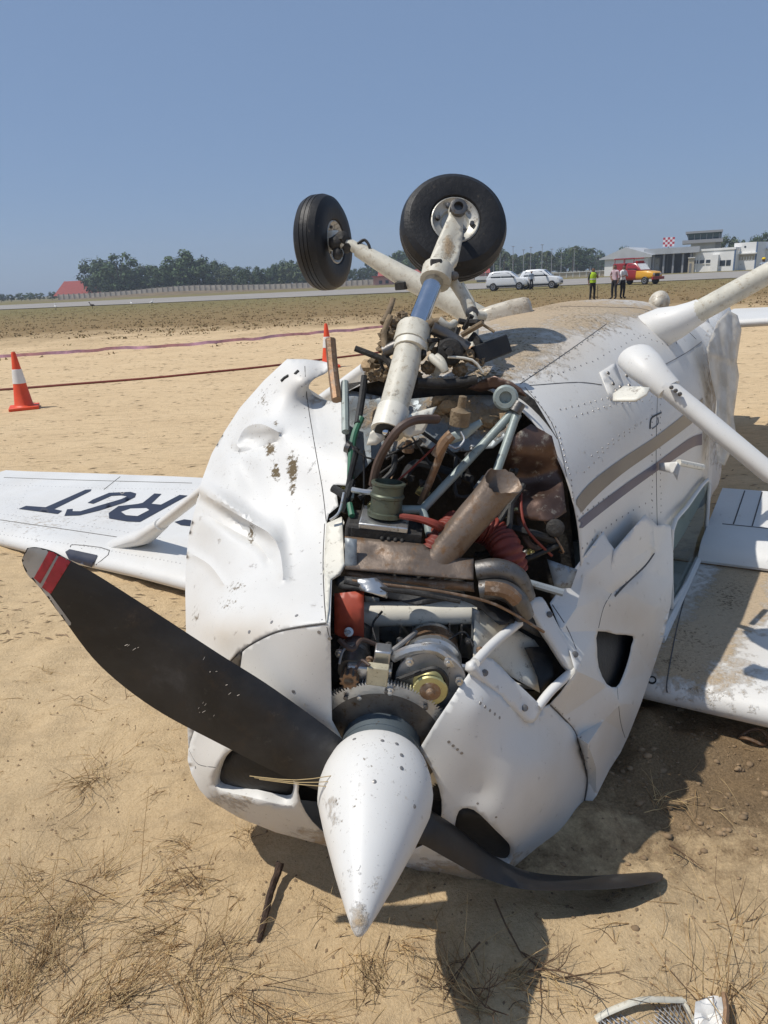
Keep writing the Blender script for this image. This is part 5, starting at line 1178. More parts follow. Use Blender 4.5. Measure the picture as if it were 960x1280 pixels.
def make_palm(name, seed, h):
    r = random.Random(seed); e = empty(name); lean = r.uniform(-.6, .6)
    MB().tube([(0, 0, -.3), (lean * .3, 0, h * .5), (lean, 0, h)], [.2, .15, .11], 6, sm=3).build('trunk', 'bark', e, world_verts=False)
    cr = MB(); top = Vector((lean, 0, h))
    for k in range(20):
        a = r.uniform(0, 2 * pi); up = r.uniform(-.3, 1.0); L = r.uniform(2.2, 3.0); d = Vector((cos(a), sin(a), 0)); s = Vector((-sin(a), cos(a), 0)); pts = []
        for j in range(7):
            t = j / 6; pts.append(top + d * (L * t) + Vector((0, 0, 1)) * (L * (up * t - (.9 + .3 * up) * t * t)))
        for j in range(6):
            m_ = (pts[j] + pts[j + 1]) / 2; wd = .55 * sin(pi * min(1, .15 + (j + .5) / 7))
            for sg in (-1, 1): cr.add([pts[j], pts[j + 1], pts[j + 1] + s * sg * wd + Vector((0, 0, -wd * .55)) + d * .15, pts[j] + s * sg * wd + Vector((0, 0, -wd * .5)) + d * .2], [(0, 1, 2, 3)])
    cr.build('crown', 'palm', e, smooth=False, world_verts=False)
    return e
tree_protos = [make_tree('broadleaf_tree', 20 + i, 10, 9, 'leaf' if i != 2 else 'leaf_pale', .75, 40, 60) for i in range(4)]
palm_protos = [make_palm('palm_tree', 60 + i, 8.5) for i in range(3)]
used = set()
def put(proto, u, D, s, label, cat, group, sx=1.0, z=0.0):
    label = label.replace('dark green', 'pale green').replace('broad green', 'broad pale green') if proto is tree_protos[2] else label
    o = proto if proto.name not in used else copy_tree(proto); used.add(proto.name)
    o.location = GD(u, D, z); o.rotation_euler = (0, 0, rnd.uniform(0, 6.28)); o.scale = (s * sx, s * sx, s); tag(o, label, cat, group); return o
HZ = lambda u: 372 - .049 * u
# tall darker tree and the row behind the left boundary wall
L1 = 'leafy dark green tree in the row behind the concrete boundary wall'
put(tree_protos[0], 152, 268, 1.55, 'tallest dark tree beside the red-roofed house, standing clear above its row', 'tree', None, 1.15)
u = 126
while u < 520:
    top = 330 + 5 * sin(u * .045) - (8 if 225 < u < 250 else 0) - (max(0, u - 450) * .18)
    D = 275 + rnd.uniform(-12, 30) + (60 if u > 450 else 0); hgt = (HZ(u) + 6 - top) * pxm(D) * rnd.uniform(.85, 1.05)
    put(tree_protos[rnd.randrange(4)], u, D, hgt / 10, L1, 'tree', 'trees behind the boundary wall', rnd.uniform(.9, 1.25)); u += rnd.uniform(7, 11)
for u in (-20, 2, 14, 27, 38, 50, 66):
    put(tree_protos[rnd.randrange(4)], u, 330 + rnd.uniform(-20, 20), rnd.uniform(.30, .42), 'low bush on the field edge to the left of the red-roofed house', 'bush', 'bushes left of the red-roofed house', 1.5)
L2 = 'palm tree among the palms beyond the parked white cars'; L3 = 'broad green tree among the palms beyond the parked white cars'
u = 560
while u < 770:
    D = 285 + rnd.uniform(-30, 40); top = 312 + 4 * sin(u * .06) + rnd.uniform(-2, 4)
    if rnd.random() < .55: put(palm_protos[rnd.randrange(3)], u, D, (HZ(u) + 6 - top) * pxm(D) / 9.3, L2, 'palm tree', 'palms beyond the white cars')
    put(tree_protos[rnd.randrange(4)], u + 5, D + 30, (HZ(u) + 5 - top - 4) * pxm(D + 30) / 10, L3, 'tree', 'trees among the palms', 1.2); u += rnd.uniform(8, 13)
for u, t in ((778, 308), (905, 293), (918, 297), (940, 296), (952, 291), (966, 289), (985, 290)):
    D = 240; put(tree_protos[rnd.randrange(4)], u, D, (HZ(u) + 4 - t) * pxm(D) / 10, 'dark tree rising behind the white airport buildings', 'tree', 'trees behind the airport buildings', .85)
# ---- boundary wall of concrete panels
MT['conc'] = M('weathered_concrete', (.66, .58, .46), .9, 0, .2, .8); MT['conc_dark'] = M('dark_post', (.30, .26, .21), .9, 0, .2, .8)
pw0, pw1 = GD(74, 262), GD(600, 250); n_ = 78
wr = empty('boundary_wall', pw0); tag(wr, 'long pale concrete panel wall in front of the left tree row', 'wall')
dirw = (pw1 - pw0) / n_; nw = Vector((-dirw.y, dirw.x, 0)).normalized()
pm = MB(); Lw = dirw.length
pm.box((Lw / 2, 0, .95), (Lw * .43, .06, .95)); pmesh = pm.mesh('panel', 'conc'); qm = MB(); qm.box((0, 0, 1.1), (.16, .16, 1.1)); qmesh = qm.mesh('post', 'conc_dark')
rzw = atan2(dirw.y, dirw.x); bpy.context.view_layer.update()
for i in range(n_):
    for nm, me in (('panel', pmesh), ('post', qmesh)):
        o = bpy.data.objects.new(nm, me); COL.objects.link(o); o.parent = wr
        bump_ = 1.0 * math.exp(-((i - 24) / 10) ** 2)
        o.location = dirw * i + Vector((0, 0, bump_ + rnd.uniform(-.04, .04))); o.rotation_euler = (0, 0, rzw)
# bank of earth under the wall
bk = MB(); rows = []
for i in range(61):
    t = i / 60; p = pw0.lerp(pw1, t) - (pw1 - pw0).normalized() * 6 * (1 - t); hh_ = 1.0 * math.exp(-((t * n_ - 24) / 12) ** 2) + .15
    rows.append([p - nw * 22 + Vector((0, 0, -.1)), p - nw * 10 + Vector((0, 0, hh_ * .5)), p - nw * 1 + Vector((0, 0, hh_)), p + nw * 8 + Vector((0, 0, hh_)), p + nw * 20 + Vector((0, 0, -.1))])
MT['bank'] = M('earth_bank', (.17, .125, .07), .95, 0, .3, .25)
bk.grid(rows); bo_ = bk.build('earth_bank', 'bank', None, True, 0); bo_['kind'] = 'structure'

# ---- buildings
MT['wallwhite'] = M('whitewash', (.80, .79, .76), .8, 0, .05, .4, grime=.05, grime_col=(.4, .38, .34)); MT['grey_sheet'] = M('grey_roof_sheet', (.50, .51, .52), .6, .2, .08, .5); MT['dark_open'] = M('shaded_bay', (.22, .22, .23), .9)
MT['redroof'] = M('red_tiles', (.36, .075, .06), .8, 0, .15, 1.5); MT['pinkwall'] = M('pink_wall', (.56, .30, .26), .85, 0, .1, .5); MT['winglass'] = M('dark_window', (.03, .04, .05), .15, 0, .2, 1); MT['tealglass'] = M('teal_tower_glass', (.05, .10, .12), .12, .2, .2, 1)
MT['steelgrey'] = M('grey_column', (.36, .36, .37), .7)
MT['beige'] = M('beige_wall', (.52, .45, .33), .85); MT['bluetrim'] = M('blue_trim', (.10, .16, .28), .7); MT['check_red'] = M('check_red', (.45, .04, .06), .7); MT['check_white'] = M('check_white', (.72, .70, .70), .7)
X0, Y0, Z0 = Vector((1, 0, 0)), Vector((0, 1, 0)), Vector((0, 0, 1))
class Bld:
    """a building whose front faces the camera; coordinates in photo pixels at its own depth"""
    def __init__(s, name, u0, D, label, cat='building', yaw=0.0, base=None):
        s.D = D; s.u0 = u0; s.cy = cos(yaw); s.o = GD(u0, D, 0.0); s.e = empty(name, s.o, face_rz(s.o) + yaw); tag(s.e, label, cat); s.k = pxm(D); s.b = HZ(u0) + CAM_H / s.k
    def x(s, u): return (u - s.u0) * s.k / s.cy
    def z(s, v, u=None): return (HZ(u if u is not None else s.u0) + CAM_H / s.k - v) * s.k
    def box(s, name, u0, u1, z0, z1, y0, y1, mat, par=None, bev=0.0):
        m_ = MB(); m_.box(((s.x(u0) + s.x(u1)) / 2, (y0 + y1) / 2, (z0 + z1) / 2), (abs(s.x(u1) - s.x(u0)) / 2, (y1 - y0) / 2, (z1 - z0) / 2)); return m_.build(name, mat, par or s.e, False, world_verts=False, bevel=bev)
B = Bld('hangar', 781, 162, 'white hangar with a shallow grey gable roof behind the fire truck', yaw=-.3)
hh_ = B.z(322)
B.box('wall', 756, 807, -.3, hh_, 0, 14, 'wallwhite')
rf = MB(); e0, e1, am = B.x(750), B.x(812), B.x(781); zp = B.z(309.5); rf.add([(e0, -.6, hh_ + .05), (am, -.6, zp), (e1, -.6, hh_ + .35), (e0, 14.5, hh_ + .05), (am, 14.5, zp), (e1, 14.5, hh_ + .35), (e0, -.6, hh_ - .15), (e1, -.6, hh_ - .1)], [(0, 1, 4, 3), (1, 2, 5, 4), (0, 6, 7, 2, 1)]); rf.build('roof', 'grey_sheet', B.e, False, world_verts=False)
B.box('door', 766, 778, -.2, hh_ * .62, -.08, 0, 'beige'); B.box('window', 784, 788, hh_ * .4, hh_ * .6, -.05, 0.02, 'winglass'); B.box('door', 790, 803, -.2, hh_ * .75, -.08, 0, 'steelgrey')
B = Bld('open_shed', 836, 160, 'grey open-fronted fire station shed with columns next to the white hangar')
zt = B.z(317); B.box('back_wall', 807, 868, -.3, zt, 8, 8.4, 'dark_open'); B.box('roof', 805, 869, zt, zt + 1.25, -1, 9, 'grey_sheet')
for c_ in (808, 817, 829, 840, 851, 860): B.box('column', c_ - 1.1, c_ + 1.1, -.3, zt, -.3, .2, 'steelgrey')
B.box('side_wall', 866, 867, -.3, zt, 0, 8, 'wallwhite'); B.box('notice_board', 818, 824, .8, 3.4, 3, 3.2, 'wallwhite')
B = Bld('booth', 863, 150, 'small beige booth at the corner of the open shed'); B.box('wall', 859.5, 866.5, -.3, B.z(322), 0, 1.5, 'beige'); B.box('roof', 858.8, 867.2, B.z(322), B.z(321), -.2, 1.8, 'wallwhite'); B.box('door', 861, 863.4, -.2, 1.9, -.05, 0, 'dark_open')
B = Bld('terminal_block', 890, 156, 'long low white building with a row of small dark windows', yaw=-.35)
B.box('wall', 866, 914, -.3, B.z(313), 0, 9, 'wallwhite'); B.box('parapet', 865.5, 914.5, B.z(313), B.z(310.5), -.15, 9.1, 'wallwhite')
for a_, c_ in ((868, 873), (875, 880), (882, 887)): 
    w_ = B.box('window', a_, c_, B.z(327.5), B.z(323.5), -.06, .05, 'winglass'); B.box('sill', a_ - .4, c_ + .4, B.z(328.2), B.z(327.5), -.2, 0, 'wallwhite', w_)
w_ = B.box('window', 898, 904, B.z(331.5), B.z(325), -.06, .05, 'winglass'); w_ = B.box('window', 905, 910, B.z(331.5), B.z(325), -.06, .05, 'winglass')
B.box('annex', 889, 897, -.3, B.z(318), -.8, 0, 'wallwhite'); B.box('blue_band', 913, 914.4, -.3, B.z(313), -.05, .2, 'bluetrim')
B = Bld('white_tower_block', 929, 154, 'taller white block with a balcony slit beside the low white building', yaw=-.35)
B.box('wall', 916, 942, -.3, B.z(303.5), 0, 9, 'wallwhite'); B.box('balcony_recess', 918, 940, B.z(324), B.z(318), -.05, .05, 'beige'); B.box('ledge', 915, 943, B.z(317), B.z(315.8), -.6, 0, 'wallwhite'); B.box('round_vent', 927.5, 929.5, B.z(309.5), B.z(307.5), -.05, .02, 'winglass'); B.box('blue_band', 940.8, 942.2, -.3, B.z(303.5), -.06, .1, 'bluetrim')
for k_ in range(7): B.box('baluster', 919 + 3 * k_, 919.8 + 3 * k_, B.z(324), B.z(320), -.12, -.06, 'wallwhite')
B = Bld('side_block', 970, 154, 'white flat-roofed block at the far end of the airport buildings', yaw=-.35)
B.box('wall', 943, 1010, -.3, B.z(311, 950), 0, 9, 'wallwhite'); B.box('window', 948, 952, B.z(326, 950), B.z(320, 950), -.05, .02, 'winglass'); B.box('roof_slab', 942.6, 1011, B.z(311, 950), B.z(309.8, 950), -.3, 9.2, 'grey_sheet')
B = Bld('control_tower', 876, 205, 'airport control tower with a teal glass cab above the white buildings', 'tower')
B.box('shaft', 862, 890, -.3, B.z(301), 2, 9, 'grey_sheet'); B.box('gallery', 852, 898, B.z(304), B.z(300), 0, 11, 'steelgrey')
cab = MB(); k_ = [(B.x(859), B.x(893)), (B.x(856), B.x(896))]; zz = (B.z(300), B.z(292.5)); cab.add([(k_[0][0], 1, zz[0]), (k_[0][1], 1, zz[0]), (k_[0][1], 9, zz[0]), (k_[0][0], 9, zz[0]), (k_[1][0], .2, zz[1]), (k_[1][1], .2, zz[1]), (k_[1][1], 10, zz[1]), (k_[1][0], 10, zz[1])], [(0, 1, 5, 4), (1, 2, 6, 5), (2, 3, 7, 6), (3, 0, 4, 7), (4, 5, 6, 7)])
cab.build('glass_cab', 'tealglass', B.e, False, world_verts=False); B.box('cab_roof', 855, 897, B.z(292.5), B.z(290), -.2, 10.4, 'steelgrey'); B.box('stair_block', 880, 897, -.3, B.z(289), 9.5, 14, 'grey_sheet')
for k_ in range(6): B.box('mullion', 858 + 7 * k_, 858.6 + 7 * k_, B.z(300), B.z(292.5), .35, .5, 'steelgrey')
B = Bld('marker_board', 833, 158, 'red and white chequered marker board above the shed roof', 'sign')
B.box('post', 832.3, 833.7, -.2, B.z(307), 8.9, 9.2, 'steelgrey')
for i in range(5):
    for j in range(4): B.box('check_square', 826 + i * 2.8, 828.8 + i * 2.8, B.z(307.5) + j * 2.8 * B.k, B.z(307.5) + (j + 1) * 2.8 * B.k, 8.6, 8.8, 'check_red' if (i + j) % 2 else 'check_white')
# red-roofed house on the left
B = Bld('red_roofed_house', 99, 300, 'single house with a large hipped red roof at the left end of the trees', 'house')
B.box('wall', 76, 122, -.3, 1.6, 0, 12, 'wallwhite')
rf = MB(); a_, b_, zc, zr_ = B.x(70), B.x(127), 1.5, B.z(350.5); rf.add([(a_, -1, zc), (b_, -1, zc), (b_, 14, zc), (a_, 14, zc), (B.x(85), 6, zr_), (B.x(118), 6, zr_)], [(0, 1, 5, 4), (1, 2, 5), (2, 3, 4, 5), (3, 0, 4), (3, 2, 1, 0)]); rf.build('roof', 'redroof', B.e, False, world_verts=False)
for c_ in (82, 94, 106, 115): B.box('window', c_, c_ + 4, .2, 1.2, -.05, .03, 'winglass')
# pink building and the long red roof beyond the gear
B = Bld('pink_house', 484, 238, 'small pink building with dark windows seen under the main wheel leg', 'house')
B.box('wall', 467, 503, -.3, B.z(345), 0, 8, 'pinkwall'); B.box('roof', 465, 505, B.z(345), B.z(343.5), -.5, 8.5, 'redroof')
for c_ in (474, 482, 491): B.box('window', c_, c_ + 4, B.z(353), B.z(349), -.05, .03, 'winglass')
B = Bld('red_roofed_hall', 545, 260, 'long low hall with a bright red sheet roof behind the pink building')
B.box('wall', 474, 610, -.3, B.z(341), 0, 9, 'pinkwall')
rf = MB(); rf.add([(B.x(472), -1, B.z(343)), (B.x(612), -1, B.z(343)), (B.x(612), 5, B.z(335)), (B.x(472), 5, B.z(335)), (B.x(612), 11, B.z(343)), (B.x(472), 11, B.z(343))], [(0, 1, 2, 3), (3, 2, 4, 5), (0, 3, 5), (1, 4, 2)]); rf.build('roof', 'redroof', B.e, False, world_verts=False)
for c_ in range(480, 606, 14): B.box('window', c_, c_ + 6, B.z(350), B.z(346), -.05, .03, 'winglass')
# long pale wall and low sheds behind the cars
B = Bld('low_shed', 630, 170, 'low shed with a pale sheet roof behind the parked white cars')
B.box('wall', 596, 664, -.3, B.z(347), 0, 7, 'steelgrey'); B.box('roof', 594, 667, B.z(347), B.z(343), -.5, 8, 'wallwhite'); B.box('door', 622, 632, -.2, 2.2, -.05, .02, 'dark_open')
B = Bld('yard_wall', 712, 178, 'long cream wall between the white cars and the fire truck', 'wall')
B.box('coping', 668, 757, B.z(339.5), B.z(338.7), -.1, .4, 'wallwhite')
for c_ in range(668, 757, 8): B.box('panel', c_ + .4, c_ + 7.6, -.3, B.z(339.5), .05, .3, 'beige')
for c_ in range(668, 758, 8): B.box('post', c_ - .4, c_ + .4, -.3, B.z(339), -.02, .35, 'wallwhite')
# light masts
for i, (u, t) in enumerate(((607, 311), (617, 316), (625, 306), (641, 309), (654, 313), (663, 310), (677, 307), (689, 312), (701, 316), (717, 311))):
    o = GD(u, 225); e = empty('light_mast', o, face_rz(o)); tag(e, 'thin grey light mast in front of the palms', 'mast', 'light masts in front of the palms')
    h_ = (HZ(u) + CAM_H / pxm(225) - t) * pxm(225)
    MB().tube([(0, 0, -.2), (0, 0, h_)], [.12, .07], 6).build('pole', 'steelgrey', e, world_verts=False)
    mb = MB(); mb.box((0, -.1, h_), (.45, .12, .1)); mb.build('lamp_head', 'steelgrey', e, False, world_verts=False)
# ================================================================== vehicles
MT['car_white'] = M('white_car_paint', (.74, .75, .76), .25, 0, .03, 1, coat=.6, obj=True); MT['car_black'] = M('black_trim', (.02, .02, .022), .5, obj=True); MT['car_glass'] = M('car_glass', (.025, .03, .035), .08, 0, .1, 1, obj=True)
MT['fire_red'] = M('fire_red_paint', (.30, .018, .022), .35, 0, .08, 1, coat=.4, obj=True); MT['fire_yellow'] = M('fire_yellow_paint', (.72, .36, .02), .35, 0, .06, 1, coat=.4, obj=True); MT['lamp_lens'] = M('lamp_lens', (.7, .7, .68), .15, obj=True); MT['tail_red'] = M('tail_lamp', (.35, .01, .01), .3, obj=True); MT['hub'] = M('alloy_hub', (.4, .4, .41), .35, .7, obj=True)
def shell(mb, st, mi=0, close=True):
    """st: (x, half width, z low, z high, top half width factor)"""
    rows = []
    for x, w, zl, zh, f in st:
        h = zh - zl; half = [(0, zl), (w * .86, zl), (w * .97, zl + h * .12), (w, zl + h * .35), (w * (1 + f) / 2 * 1.0, zl + h * .72), (w * f, zh - h * .06), (w * f * .93, zh), (0, zh + .02)]
        rows.append([Vector((x, y, z)) for y, z in half] + [Vector((x, -y, z)) for y, z in half[-2:0:-1]])
    mb.grid(rows, mi, closed=True)
    if close: mb.add(rows[0], [tuple(range(len(rows[0])))], mi); mb.add(rows[-1], [tuple(range(len(rows[0])))], mi)
def car_wheel(e, x, y, r, w=.2):
    sgn = 1 if y > 0 else -1; we = empty('wheel'); we.parent = e; we.location = (x, y, r)
    MB().lathe((0, -w / 2, 0), (0, 1, 0), ((0, r * .55), (0, r * .9), (w * .15, r), (w * .85, r), (w, r * .9), (w, r * .55)), 20).build('tyre', 'car_black', we, world_verts=False)
    MB().lathe((0, sgn * w * .42, 0), (0, sgn, 0), ((-.02, .02), (-.02, r * .58), (.02, r * .6), (.02, r * .45), (.0, r * .3), (.03, r * .12), (.03, .01)), 16).build('rim', 'hub', we, world_verts=False)
def quad_part(e, name, mat, pts, th=.02):
    pts = [Vector(p) for p in pts]; n = (pts[1] - pts[0]).cross(pts[2] - pts[0]).normalized() * th
    return MB().poly([p - n * .5 for p in pts], n).build(name, mat, e, False, world_verts=False)
def suv(loc, rz, label):
    e = empty('parked_car', loc, rz); e.scale = (1.06, 1.06, 1.18); tag(e, label, 'car', 'white cars parked on the runway edge')
    b_ = MB(); shell(b_, [(-1.98, .70, .45, .95, .95), (-1.92, .84, .32, 1.05, .95), (-1.4, .89, .26, 1.06, .95), (0, .90, .26, 1.03, .95), (1.0, .89, .26, 1.02, .95), (1.6, .86, .28, .98, .92), (1.92, .78, .34, .84, .9), (2.0, .66, .42, .72, .9)]); b_.build('body', 'car_white', e, world_verts=False)
    g_ = MB(); shell(g_, [(-1.88, .76, 1.0, 1.10, .9), (-1.62, .78, 1.0, 1.50, .86), (-1.2, .80, 1.0, 1.59, .84), (-.2, .81, 1.0, 1.62, .84), (.35, .80, 1.0, 1.56, .84), (1.05, .76, 1.0, 1.06, .9)]); g_.build('cabin', 'car_white', e, world_verts=False)
    for s in (-1, 1):
        quad_part(e, 'window', 'car_glass', [(-1.5, s * .80, 1.08), (-.55, s * .815, 1.08), (-.55, s * .72, 1.48), (-1.3, s * .715, 1.46)]); quad_part(e, 'window', 'car_glass', [(-.48, s * .815, 1.08), (.75, s * .795, 1.08), (.2, s * .72, 1.46), (-.48, s * .72, 1.48)])
        quad_part(e, 'headlight', 'lamp_lens', [(1.9, s * .55, .74), (1.78, s * .84, .76), (1.74, s * .83, .86), (1.88, s * .55, .82)]); quad_part(e, 'tail_lamp', 'tail_red', [(-1.95, s * .6, .8), (-1.9, s * .84, .8), (-1.9, s * .82, .98), (-1.94, s * .6, .98)])
        quad_part(e, 'sill_cladding', 'car_black', [(-1.85, s * .905, .28), (1.75, s * .9, .28), (1.75, s * .9, .42), (-1.85, s * .905, .42)], .03)
        mb = MB(); mb.box((.72, s * .95, 1.08), (.07, .1, .07)); mb.build('mirror', 'car_black', e, False, world_verts=False)
    quad_part(e, 'windscreen', 'car_glass', [(1.0, -.66, 1.09), (1.0, .66, 1.09), (.42, .62, 1.52), (.42, -.62, 1.52)]); quad_part(e, 'rear_window', 'car_glass', [(-1.86, .6, 1.14), (-1.86, -.6, 1.14), (-1.66, -.58, 1.46), (-1.66, .58, 1.46)])
    quad_part(e, 'grille', 'car_black', [(2.01, -.5, .45), (2.01, .5, .45), (1.99, .5, .62), (1.99, -.5, .62)])
    for x in (-1.25, 1.25):
        for y in (-.82, .82): car_wheel(e, x, y, .34)
    return e
p1, p2 = GD(634, 73), GD(676, 72.5)
suv(p1, face_rz(p1) + radians(-8), 'white car parked behind, its nose hidden by the other white car'); suv(p2, face_rz(p2) + radians(-14), 'white car parked in front with dark windows, beside the man in a blue shirt')
# fire jeep
pf = GD(797, 70); e = empty('fire_truck', pf, face_rz(pf) + radians(-38)); tag(e, 'red and yellow fire jeep with equipment on its rear', 'fire truck')
b_ = MB(); shell(b_, [(-2.5, .84, .55, 1.35, .98), (-2.45, .88, .5, 1.45, .98), (0, .9, .45, 1.45, .98), (.4, .9, .45, 1.35, .96)]); b_.build('rear_body', 'fire_red', e, world_verts=False)
b_ = MB(); shell(b_, [(.3, .9, .5, 1.30, .96), (1.2, .88, .5, 1.28, .94), (2.0, .80, .55, 1.18, .9), (2.2, .72, .6, 1.05, .9)]); b_.build('bonnet', 'fire_yellow', e, world_verts=False)
b_ = MB(); shell(b_, [(-.9, .82, 1.35, 1.95, .9), (-.7, .84, 1.35, 2.05, .88), (.2, .84, 1.3, 2.05, .88), (.85, .80, 1.28, 1.36, .9)]); b_.build('cab', 'fire_red', e, world_verts=False)
mb = MB(); mb.box((-1.75, 0, 1.75), (.72, .8, .32)); mb.build('equipment_box', 'fire_red', e, False, bevel=.05, world_verts=False)
for x in (-2.3, -1.2):
    for s in (-1, 1): MB().tube([(x, s * .75, 2.05), (x, s * .75, 2.5)], .04, 6).build('rack_post', 'fire_red', e, world_verts=False)
for s in (-1, 1): MB().tube([(-2.4, s * .75, 2.48), (.0, s * .75, 2.48)], .05, 6).build('rack_rail', 'fire_red', e, world_verts=False)
mb = MB(); mb.box((.1, 0, 2.14), (.14, .5, .09)); mb.build('light_bar', 'tail_red', e, False, bevel=.02, world_verts=False)
for k in range(5): MB().tube([(-2.3 + .24 * k, -.7, 2.53), (-2.3 + .24 * k, .7, 2.53)], .035, 6).build('ladder_rung', 'hub', e, world_verts=False)
quad_part(e, 'windscreen', 'lamp_lens', [(.82, -.68, 1.40), (.82, .68, 1.40), (.30, .64, 1.96), (.30, -.64, 1.96)])
for s in (-1, 1):
    quad_part(e, 'window', 'car_glass', [(-.65, s * .845, 1.45), (.45, s * .835, 1.42), (.15, s * .76, 1.92), (-.65, s * .77, 1.92)])
    MB().lathe((2.12, s * .5, .95), (1, 0, 0), ((0, .13), (.08, .13), (.09, .1)), 12).build('headlight', 'lamp_lens', e, world_verts=False)
mb = MB(); mb.box((2.3, 0, .58), (.1, .86, .13)); mb.build('bumper', 'fire_red', e, False, bevel=.03, world_verts=False)
quad_part(e, 'grille', 'car_black', [(2.22, -.34, .72), (2.22, .34, .72), (2.2, .34, 1.0), (2.2, -.34, 1.0)])
for x in (-1.6, 1.45):
    for y in (-.8, .8): car_wheel(e, x, y, .38, .24)

# ================================================================== people
MT['skin'] = M('skin', (.20, .115, .075), .6, obj=True); MT['hair'] = M('hair', (.012, .01, .009), .6, obj=True)
def cloth(name, c): MT[name] = M(name, c, .85, 0, .12, 6, .1, 20, obj=True); return name
for nm, c in (('trousers_black', (.018, .018, .022)), ('shirt_pink', (.52, .38, .42)), ('shirt_white', (.70, .70, .70)), ('shirt_dark', (.05, .05, .055)), ('shirt_blue', (.30, .36, .45)), ('vest_lime', (.42, .62, .03)), ('helmet_yellow', (.75, .52, .02)), ('shoe', (.02, .017, .015))): cloth(nm, c)
def person(loc, rz, label, shirt, pose, vest=None, helmet=False, h=1.72):
    e = empty('person', loc, rz); tag(e, label, 'person')
    J = dict(pelvis=(0, 0, .93), belly=(0, 0, 1.08), chest=(0, .01, 1.30), neck=(0, .0, 1.47), head=(0, -.02, 1.60), top=(0, -.01, 1.70))
    for s, n in ((-1, 'l'), (1, 'r')):
        J['hip' + n] = (s * .09, 0, .88); J['knee' + n] = (s * .11, -.02, .49); J['ank' + n] = (s * .12, .02, .09); J['toe' + n] = (s * .14, -.13, .04)
        J['sho' + n] = (s * .19, .01, 1.40); J['elb' + n] = (s * .25, .03, 1.13); J['wri' + n] = (s * .25, -.03, .88); J['han' + n] = (s * .25, -.05, .78)
    J.update(pose)
    E_ = [('pelvis', 'belly'), ('belly', 'chest'), ('chest', 'neck'), ('neck', 'head'), ('head', 'top')]
    for n in 'lr': E_ += [('pelvis', 'hip' + n), ('hip' + n, 'knee' + n), ('knee' + n, 'ank' + n), ('ank' + n, 'toe' + n), ('chest', 'sho' + n), ('sho' + n, 'elb' + n), ('elb' + n, 'wri' + n), ('wri' + n, 'han' + n)]
    R_ = dict(pelvis=(.155, .115), belly=(.145, .105), chest=(.17, .115), neck=(.058, .06), head=(.085, .10), top=(.055, .065))
    for n in 'lr': R_.update({'hip' + n: (.095, .095), 'knee' + n: (.065, .065), 'ank' + n: (.048, .05), 'toe' + n: (.042, .035), 'sho' + n: (.066, .066), 'elb' + n: (.046, .046), 'wri' + n: (.034, .034), 'han' + n: (.035, .03)})
    names = list(J); ix = {n: i for i, n in enumerate(names)}
    me = bpy.data.meshes.new('sk'); me.from_pydata([J[n] for n in names], [(ix[a], ix[b]) for a, b in E_], [])
    o = bpy.data.objects.new('sk', me); COL.objects.link(o); sk = o.modifiers.new('skin', 'SKIN'); sk.use_smooth_shade = True
    for i, n in enumerate(names): me.skin_vertices[0].data[i].radius = R_[n]; me.skin_vertices[0].data[i].use_root = (n == 'pelvis')
    sb = o.modifiers.new('sub', 'SUBSURF'); sb.levels = 2; sb.render_levels = 2
    dg = bpy.context.evaluated_depsgraph_get(); me2 = bpy.data.meshes.new_from_object(o.evaluated_get(dg)); bpy.data.objects.remove(o); bpy.data.meshes.remove(me)
    me2.name = 'body'; me2.materials.clear()
    for m_ in (shirt, 'trousers_black', 'skin', 'hair', 'shoe'): me2.materials.append(MT[m_])
    hd = Vector(J['head']); hands = [Vector(J['wri' + n]) for n in 'lr'] + [Vector(J['han' + n]) for n in 'lr'] + [(Vector(J['wri' + n]) * .6 + Vector(J['elb' + n]) * .4) for n in 'lr']
    for p in me2.polygons:
        c = p.center; mi = 0
        if min((c - q).length for q in hands) < .095: mi = 2
        elif c.z < .10: mi = 4
        elif c.z < .96: mi = 1
        elif c.z > 1.47:
            mi = 2
            if c.z > 1.655 or (c.y > hd.y + .02 and c.z > 1.54): mi = 3
        p.material_index = mi; p.use_smooth = True
    b_ = link('body', me2, e, False)
    f = MB(); f.blob((hd.x, hd.y - .105, hd.z - .01), (.014, .02, .025), 1, .1, 1); f.build('nose', 'skin', b_, world_verts=False)
    for s in (-1, 1):
        f = MB(); f.blob((hd.x + s * .034, hd.y - .092, hd.z + .02), (.013, .008, .008), 1, .0, 1); f.build('eye', 'hair', b_, world_verts=False); f = MB(); f.blob((hd.x + s * .092, hd.y + .01, hd.z), (.012, .02, .03), 1, .1, 1); f.build('ear', 'skin', b_, world_verts=False)
    if vest:
        rows = [[Vector((w * cos(2 * pi * k / 20), d * sin(2 * pi * k / 20) + .005, z)) for k in range(20)] for z, w, d in ((.92, .185, .145), (1.05, .18, .14), (1.2, .195, .145), (1.34, .205, .15), (1.42, .16, .12), (1.46, .10, .09))]
        MB().grid(rows, closed=True).build('vest', vest, e, world_verts=False)
        rows = [[Vector((w * cos(2 * pi * k / 20), d * sin(2 * pi * k / 20) + .005, z)) for k in range(20)] for z, w, d in ((1.08, .188, .147), (1.13, .192, .15))]
        MB().grid(rows, closed=True).build('reflective_band', 'lamp_lens', e, world_verts=False)
    if helmet:
        MB().lathe((hd.x, hd.y, 1.60), (0, 0, 1), ((.03, .135), (.035, .115), (.07, .112), (.11, .09), (.135, .05), (.14, .01)), 18).build('helmet', 'helmet_yellow', e, world_verts=False)
    e.scale = (h / 1.72 * 1.06,) * 3
    return e
fold = dict(elbl=(-.27, -.05, 1.13), wril=(-.10, -.20, 1.18), hanl=(.0, -.21, 1.2), elbr=(.27, -.05, 1.13), wrir=(.10, -.20, 1.14), hanr=(.0, -.22, 1.14))
